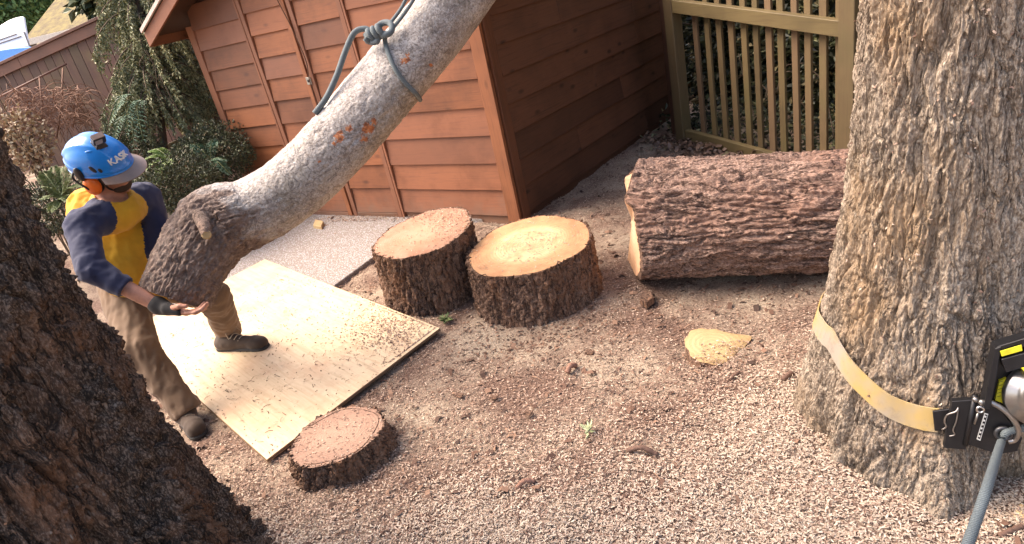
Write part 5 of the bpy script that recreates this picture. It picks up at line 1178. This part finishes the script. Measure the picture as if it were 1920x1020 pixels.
# left hand behind the log
B.chain([wrL, D(340, 424, 3.30)], [.03, .026], .02)
for k in range(4): B.chain([D(338, 420 + 5 * k, 3.29), D(350, 414 + 5 * k, 3.25), D(357, 411 + 5 * k, 3.20)], [.011, .010, .008], .006)
B.chain([D(330, 436, 3.28), D(342, 440, 3.22)], [.013, .010], .008)
V, F = B.mesh(); obj('body', V, F, M['skin'], man)
# clothes
def cloth(name, base, folds=.0, w=60, weave=900):
    m = NB(name, .85); v = m.coords((1, 1, 1), rand=False); n_ = m.noise(v, 9, 4); c = m.ramp(n_, [(.3, tuple(x * .8 for x in base)), (.7, tuple(min(1, x * 1.12) for x in base))]); m.bump(m.noise(v, 220, 2), .2, .002)
    m.b.inputs['Sheen Weight'].default_value = .1; return m.base(c)
M['yellow_cloth'] = cloth('mustard yellow jersey', (.58, .31, .016)); M['navy_cloth'] = cloth('navy jersey', (.016, .022, .062)); M['tan_cloth'] = cloth('tan work trousers', (.155, .096, .055))
def fold(scale, amp, seed, dirn):
    dirn = nrm(dirn)
    def f(P):
        q = P * scale; q = q - np.outer((q @ dirn) * .65, dirn); n_ = fbm(q, 3, seed); return amp * (np.abs(n_) * 2.4 - .8)
    return f
lo2 = np.minimum.reduce([shR, elR, wrR, hipC, hipL]) - .22; hi2 = np.maximum.reduce([shL, neck, wrL, hipL, wrR]) + .2
Sh = SDF(lo2, hi2, .008)
Sh.ell(hipC + tup * .04, TX, (.135, .165, .16), .03); Sh.ell(waist + tf * .02, TX, (.135, .165, .2), .05); Sh.ell(chest - tf * .055, TX, (.165, .19, .215), .05)
Sh.chain([shR * .88 + shL * .12, shR * .12 + shL * .88], [.078, .078], .05); Sh.cone(neck - tup * .04, (shR + shL) / 2, .085, .10, .05)
fa_ = .50; cuffR = elR * (1 - fa_) + wrR * fa_; cuffL = elL * .15 + wrL * .85
Sh.chain([shR, elR, cuffR], [.066, .055, .047], .03); Sh.chain([shL, elL, cuffL], [.064, .052, .045], .03)
Sh.rough(fold(11, .009, 5, nrm(tup + tside * .4))); Sh.rough(fold(22, .004, 9, nrm(tup - tside * .5)))
Sh.cut(cuffR, nrm(wrR - elR) * 1.0) if False else None
X_ = np.stack(np.meshgrid(*Sh.ax, indexing='ij'), -1)
for c_, d_ in ((cuffR, nrm(wrR - elR)), (cuffL, nrm(wrL - elL))):
    near_ = np.linalg.norm(X_ - c_, axis=-1) < .12; Sh.F = np.where(near_, np.maximum(Sh.F, ((X_ - c_) @ d_)), Sh.F)
hem = hipC - tup * .05 + tf * .02; Sh.F = np.where(np.linalg.norm(X_ - hem, axis=-1) < .34, np.maximum(Sh.F, (hem - X_) @ nrm(tup + V3(0, 0, .3))), Sh.F)
Sh.F = np.maximum(Sh.F, .078 - np.linalg.norm((X_ - (neck + tup * .055 + tf * .035)), axis=-1))
V, F = Sh.mesh(); fcn = V[F].mean(1)
def dseg(P, a, b): ab = b - a; t = np.clip(((P - a) @ ab) / (ab @ ab), 0, 1); return np.linalg.norm(P - a - t[:, None] * ab, axis=1)
nb_ = neck - tup * .01
def dsl(P, sh, el, cf): return np.minimum(np.minimum(dseg(P, nb_ * .45 + sh * .55, sh) , dseg(P, sh, el)), dseg(P, el, cf))
dR_, dL_ = dsl(fcn, shR, elR, cuffR), dsl(fcn, shL, elL, cuffL); dt = dseg(fcn, neck - tup * .06, hipC) * .60
# raglan seams: the body panel keeps the middle of chest and back
lab = np.where((dR_ < dt) & (dR_ < dL_), 1, np.where(dL_ < dt, 2, 0))
for k, nm, mt in ((0, 'shirt', 'yellow_cloth'), (1, 'sleeve', 'navy_cloth'), (2, 'sleeve', 'navy_cloth')):
    ids, inv = np.unique(F[lab == k].ravel(), return_inverse=True); obj(nm, V[ids], inv.reshape(-1, 4), M[mt], man)
lo3 = np.minimum.reduce([hipR, ankR, ankL, hipL]) - .22; lo3[2] = .0; hi3 = np.maximum.reduce([hipL, ankL, hipC, kneeL]) + .2
Tr = SDF(lo3, hi3, .008)
Tr.ell(hipC, TX, (.135, .165, .13), .03); Tr.chain([hipR, kneeR, ankR + V3(0, 0, .02)], [.108, .080, .070], .04); Tr.chain([hipL, kneeL, ankL + V3(0, 0, .03)], [.108, .080, .070], .04)
Tr.rough(fold(12, .011, 25, nrm(kneeR - ankR + tside * .3))); Tr.rough(fold(28, .004, 29, nrm(V3(.4, .2, 1))))
Tr.cut(hipC + V3(0, 0, .09), nrm(V3(0, 0, 1) + tup * .2))
X_ = np.stack(np.meshgrid(*Tr.ax, indexing='ij'), -1)
for a_, k_ in ((ankR, kneeR), (ankL, kneeL)):
    d_ = nrm(a_ - k_); Tr.F = np.where(np.linalg.norm(X_ - a_, axis=-1) < .16, np.maximum(Tr.F, (X_ - a_ - d_ * .015) @ d_), Tr.F)
V, F = Tr.mesh(); obj('trousers', V, F, M['tan_cloth'], man)
M['boot'] = cloth('dark brown boot leather', (.05, .03, .018)); M['sole'] = plain('dark rubber sole', (.03, .027, .024), .8); M['lace'] = plain('pale boot lace', (.45, .36, .25), .8)
def boot(heel, toe, ank, zf):
    heel, toe = np.array([*heel[:2], zf]), np.array([*toe[:2], zf]); d_ = nrm(toe - heel); sd_ = nrm(np.cross(d_, (0, 0, 1)))
    S = SDF(np.minimum.reduce([heel, toe, ank]) - .13, np.maximum.reduce([heel, toe, ank]) + .15, .0065)
    S.cone(heel + V3(0, 0, .045), heel + d_ * .10 + V3(0, 0, .05), .042, .042, .02); S.cone(heel + d_ * .09 + V3(0, 0, .05), toe - d_ * .055 + V3(0, 0, .038), .044, .040, .03)
    S.cone(toe - d_ * .075 + V3(0, 0, .036), toe - d_ * .045 + V3(0, 0, .036), .046, .042, .02); S.cone(heel + d_ * .035 + V3(0, 0, .05), ank + V3(0, 0, .045), .046, .056, .04)
    X_ = np.stack(np.meshgrid(*S.ax, indexing='ij'), -1); up_ = nrm(ank + V3(0, 0, .1) - heel - d_ * .035); S.F = np.maximum(S.F, (X_ - (ank + V3(0, 0, .05))) @ V3(0, 0, 1)); S2 = S.F.copy()
    S.F = np.maximum(S.F, (zf + .022) - X_[..., 2]); S.rough(lambda P: .0025 * fbm(P * 45, 2, 3)); V, F = S.mesh(); b_ = obj('boot', V, F, M['boot'], man)
    Q = SDF(S.lo, S.lo + (S.n - 1) * S.h, S.h); Q.cone(heel + V3(0, 0, .012), heel + d_ * .1 + V3(0, 0, .012), .044, .042, 0); Q.cone(heel + d_ * .1 + V3(0, 0, .012), toe - d_ * .055 + V3(0, 0, .012), .042, .047, 0); Q.cone(toe - d_ * .075 + V3(0, 0, .012), toe - d_ * .045 + V3(0, 0, .012), .049, .045, 0)
    Xq = np.stack(np.meshgrid(*Q.ax, indexing='ij'), -1); Q.F = np.maximum(np.maximum(Q.F, Xq[..., 2] - (zf + .024)), (zf + .0005) - Xq[..., 2]); V, F = Q.mesh(); obj('sole', V, F, M['sole'], b_)
    L_ = []
    for k in range(5):
        c_ = heel + d_ * (.115 + .026 * k) + V3(0, 0, .103 - .009 * k); L_.append(tube(spline([c_ - sd_ * .03 - V3(0, 0, .012) + d_ * .008, c_ + V3(0, 0, .003), c_ + sd_ * .03 - V3(0, 0, .012) - d_ * .008], 9), .0032, 5))
    L_.append(tube(spline([c_ * 0 + heel + d_ * .10 + V3(0, 0, .115), heel + d_ * .10 + sd_ * .035 + V3(0, 0, .13), heel + d_ * .12 + sd_ * .05 + V3(0, 0, .10)], 10), .003, 5)); L_.append(tube(spline([heel + d_ * .10 + V3(0, 0, .115), heel + d_ * .11 - sd_ * .04 + V3(0, 0, .125), heel + d_ * .13 - sd_ * .05 + V3(0, 0, .095)], 10), .003, 5))
    obj('lace', *join(L_), M['lace'], b_)
zb_ = .031
hL, tL = G(421, 655, zb_), G(510, 653, zb_); boot(hL, hL + nrm(tL - hL) * .33, ankL, zb_)
hR, tR = G(347, 783, 0), G(381, 826, 0); boot(hR, hR + nrm(tR - hR) * .30, ankR, .004)
# fingerless glove on the right hand, cuff of the left glove
M['glove'] = cloth('black glove', (.014, .013, .013)); M['glove_pale'] = cloth('pale grey glove', (.48, .47, .46))
S = SDF(np.minimum(wrR, D(350, 586, 3.0)) - .12, np.maximum(wrR, D(350, 586, 3.0)) + .12, .006); S.cone(wrR + (elR - wrR) * .06, wrR, .038, .037, .01)
for k in (-1, 0, 1): S.cone(D(312, 579 + k, 3.01 + .022 * k), D(336, 584, 3.01 + .024 * k), .0225, .0215, .012)
S.cone(wrR, D(314, 579, 3.01), .037, .028, .02); V, F = S.mesh(); obj('glove', V, F, M['glove'], man)
S = SDF(wrL - .15, wrL + .15, .006); S.cone(wrL + (elL - wrL) * .15, wrL, .042, .040, .01); S.cone(wrL, D(338, 424, 3.31), .04, .032, .02); V, F = S.mesh(); obj('glove', V, F, M['glove_pale'], man)
# helmet
M['helmet'] = NB('blue helmet shell', .28).base((.002, .20, .62)); M['helmet'].node_tree.nodes['Principled BSDF'].inputs['Coat Weight'].default_value = .5
M['orange'] = plain('orange ear muff', (.85, .16, .015), .4, 0, 0, 8); M['black_plastic'] = plain('black plastic', (.014, .014, .016), .4); M['visor'] = plain('smoky brown visor', (.24, .165, .125), .3, 0, 0, 12); M['lens'] = plain('grey camera face', (.28, .27, .27), .25)
hcn = hc + hu_ * .052 - hf * .012; hrad = np.array([.146, .112, .118]); rim_n = nrm(hu_ * 1 - hf * .10); rim_p = hcn - hu_ * .028
S = SDF(hcn - .22, hcn + .22, .006); S.ell(hcn, HX, hrad, 0); S.F *= 1.0
X_ = np.stack(np.meshgrid(*S.ax, indexing='ij'), -1); q_ = (X_ - hcn) @ np.array(HX).T; inn = (np.linalg.norm(q_ / (hrad - .012), axis=-1) - 1) * .11
# ridge that runs back over the crown and a step above the rim
ridge = .006 * np.exp(-((np.abs(q_[..., 1]) - .055) / .010) ** 2) * (q_[..., 2] > .03)
S.F = S.F - ridge - .004 * sstep(-.002, .004, -(q_[..., 2] - .008))
S.F = np.maximum(np.maximum(S.F, -inn), (rim_p - X_) @ rim_n); V, F = S.mesh(); hel = obj('helmet', V, F, M['helmet'], man)
def on_helmet(px, py, lift=1.0):
    r_ = ray(px, py); a_ = (np.array(HX) @ (O - hcn)) / (hrad * lift); b_ = (np.array(HX) @ r_) / (hrad * lift); A_ = b_ @ b_; B_ = a_ @ b_; C_ = a_ @ a_ - 1; dd_ = B_ * B_ - A_ * C_; t_ = (-B_ - math.sqrt(max(dd_, 0))) / A_; return O + r_ * t_
def h_normal(p): l_ = (np.array(HX) @ (p - hcn)) / hrad ** 2; return nrm(np.array(HX).T @ l_)
# rim band
a_ = np.linspace(0, 2 * PI, 61)[:-1]; rr_ = []
for t_ in a_:
    d_ = math.cos(t_) * hf + math.sin(t_) * hr; d_ = d_ - rim_n * (d_ @ rim_n); d_ = nrm(d_); l_ = np.array(HX) @ d_ / hrad; b_ = (np.array(HX) @ (rim_p - hcn)) / hrad
    A_ = l_ @ l_; B_ = l_ @ b_; C_ = b_ @ b_ - 1; rr_.append(rim_p + d_ * ((-B_ + math.sqrt(B_ * B_ - A_ * C_)) / A_ + .003))
rr_ = np.array(rr_); V = []
for p_ in rr_:
    e_ = nrm(p_ - rim_p)
    for b_ in np.arange(6) * PI / 3: V.append(p_ + .006 * (math.cos(b_) * e_ + math.sin(b_) * rim_n))
F = [[k * 6 + j, k * 6 + (j + 1) % 6, ((k + 1) % 60) * 6 + (j + 1) % 6, ((k + 1) % 60) * 6 + j] for k in range(60) for j in range(6)]; obj('rim', V, F, M['helmet'], hel)
# short visor at the front
V = []; vs_ = np.linspace(-1.05, 1.05, 25)
for t_ in vs_:
    k_ = (t_ / (2 * PI)) * 60; i_ = int(math.floor(k_)) % 60; f_ = k_ - math.floor(k_); p_ = rr_[i_] * (1 - f_) + rr_[(i_ + 1) % 60] * f_; e_ = nrm(p_ - rim_p); w_ = .062 * (1 - .35 * (abs(t_) / 1.05) ** 3)
    for ex, dz in ((-.004, -.004), (w_, -.026), (w_, -.022), (-.004, .001)): V.append(p_ + (e_ * .55 + hf * .45) * ex + hu_ * dz)
F = grid_faces(25, 4).tolist() + [[0, 1, 2, 3], [99, 98, 97, 96]]; obj('visor', V, F, M['visor'], hel, smooth=False)
# vents, side clip, ear muffs with their arms, strap
def blob(name, c, ax_, r, mat, parent, h=.004):
    s_ = SDF(np.asarray(c) - max(r) - .02, np.asarray(c) + max(r) + .02, h); s_.ell(c, ax_, r, 0); V, F = s_.mesh(); return obj(name, V, F, mat, parent)
for (x0, y0), (x1, y1), w_ in (((166, 312), (182, 324), .010), ((184, 316), (192, 324), .008), ((158, 286), (176, 283), .006), ((182, 286), (194, 284), .005)):
    a0, a1 = on_helmet(x0, y0), on_helmet(x1, y1); n_ = h_normal((a0 + a1) / 2); d_ = nrm(a1 - a0); blob('vent', (a0 + a1) / 2 + n_ * .001, [d_, np.cross(n_, d_), n_], (np.linalg.norm(a1 - a0) / 2, w_, .0045), M['black_plastic'] if w_ > .007 else M['helmet'], hel, .0025)
cl = on_helmet(150, 326); n_ = h_normal(cl); blob('side_clip', cl + n_ * .006, [hu_, np.cross(n_, hu_), n_], (.042, .022, .014), M['black_plastic'], hel)
for sg in (1, -1):
    mc = hc + hr * sg * .092 - hu_ * .042 - hf * .018; mu = blob('ear_muff', mc, [hf, hr, hu_], (.040, .030, .052), M['orange'], hel); blob('ear_cushion', mc - hr * sg * .020, [hf, hr, hu_], (.043, .016, .055), M['black_plastic'], mu)
    c2 = hcn + hr * sg * (hrad[1] + .004) - hf * .055 - hu_ * .01; obj('muff_arm', *tube(spline([c2, c2 + hr * sg * .012 - hu_ * .03, mc + hr * sg * .030], 10), .005, 6), M['black_plastic'], mu)
    obj('chin_strap', *tube(spline([rr_[10 if sg > 0 else 50], hc + hr * sg * .066 + hf * .04 - hu_ * .07, hc + hf * .06 - hu_ * .128], 14), .005, 6), M['black_plastic'], hel)
for sg in (1, -1): blob('eye', hc + hf * .080 + hr * sg * .032 + hu_ * .012, HX, (.011, .013, .010), M['white_print'], man, .003)
blob('beard', hc + hf * .052 - hu_ * .088, HX, (.050, .053, .036), plain('short dark beard', (.05, .03, .02), .95, 0, 0, 200), man)
# small action camera on its mount
mc = on_helmet(186, 270); n_ = h_normal(mc); cf_ = nrm(hf * .8 + hr * .55); cf_ = nrm(cf_ - n_ * (cf_ @ n_)); cs_ = np.cross(n_, cf_)
ac = obj('action_camera', *box8([mc + n_ * z_ + cf_ * x_ + cs_ * y_ for z_ in (.016, .060) for x_, y_ in ((-.016, -.028), (.016, -.028), (.016, .028), (-.016, .028))], .004), M['black_plastic'], hel, smooth=False)
obj('camera_face', *box8([mc + n_ * z_ + cf_ * x_ + cs_ * y_ for z_ in (.024, .054) for x_, y_ in ((.0165, -.022), (.019, -.022), (.019, .010), (.0165, .010))], .001), M['lens'], ac, smooth=False)
obj('camera_top', *box8([mc + n_ * z_ + cf_ * x_ + cs_ * y_ for z_ in (.0605, .063) for x_, y_ in ((-.014, -.025), (.014, -.025), (.014, .025), (-.014, .025))], .001), M['visor'], ac, smooth=False)
obj('mount', *box8([mc + n_ * z_ + cf_ * x_ + cs_ * y_ for z_, k_ in ((-.004, 1.3), (.0155, .7)) for x_, y_ in ((-.022 * k_, -.022 * k_), (.022 * k_, -.022 * k_), (.022 * k_, .022 * k_), (-.022 * k_, .022 * k_))], .003), M['black_plastic'], ac, smooth=False)
# lettering on the shell
fc_ = bpy.data.curves.new('lettering', 'FONT'); fc_.body = 'KASK'; fc_.size = .040; fc_.space_character = 1.05; fc_.align_x = 'CENTER'; fc_.align_y = 'CENTER'; fc_.offset = .0012; fo = bpy.data.objects.new('lettering_curve', fc_); COL.objects.link(fo)
bpy.context.view_layer.update(); tm = fo.evaluated_get(bpy.context.evaluated_depsgraph_get()).to_mesh(); TVv = np.array([v_.co[:] for v_ in tm.vertices]); TFf = [list(p_.vertices) for p_ in tm.polygons]; fo.to_mesh_clear() if False else None
bpy.data.objects.remove(fo); bpy.data.curves.remove(fc_)
k0, k1, kc = on_helmet(209, 306), on_helmet(237, 287), on_helmet(222, 296); kn = h_normal(kc); kx = nrm((k1 - k0) - kn * ((k1 - k0) @ kn)); ky = np.cross(kn, kx)
def stickon(P, lift):
    out = []
    for x_, y_ in P[:, :2]:
        p_ = kc + kx * x_ + ky * y_; l_ = np.array(HX) @ (p_ - hcn) / hrad; out.append(hcn + (p_ - hcn) / np.linalg.norm(l_) * lift)
    return np.array(out)
fo_, ba_ = stickon(TVv, 1.065), stickon(TVv, 1.02); nT = len(TVv)
obj('lettering', np.concatenate([fo_, ba_]), TFf + [[i + nT for i in f[::-1]] for f in TFf], M['white_print'], hel, smooth=False)
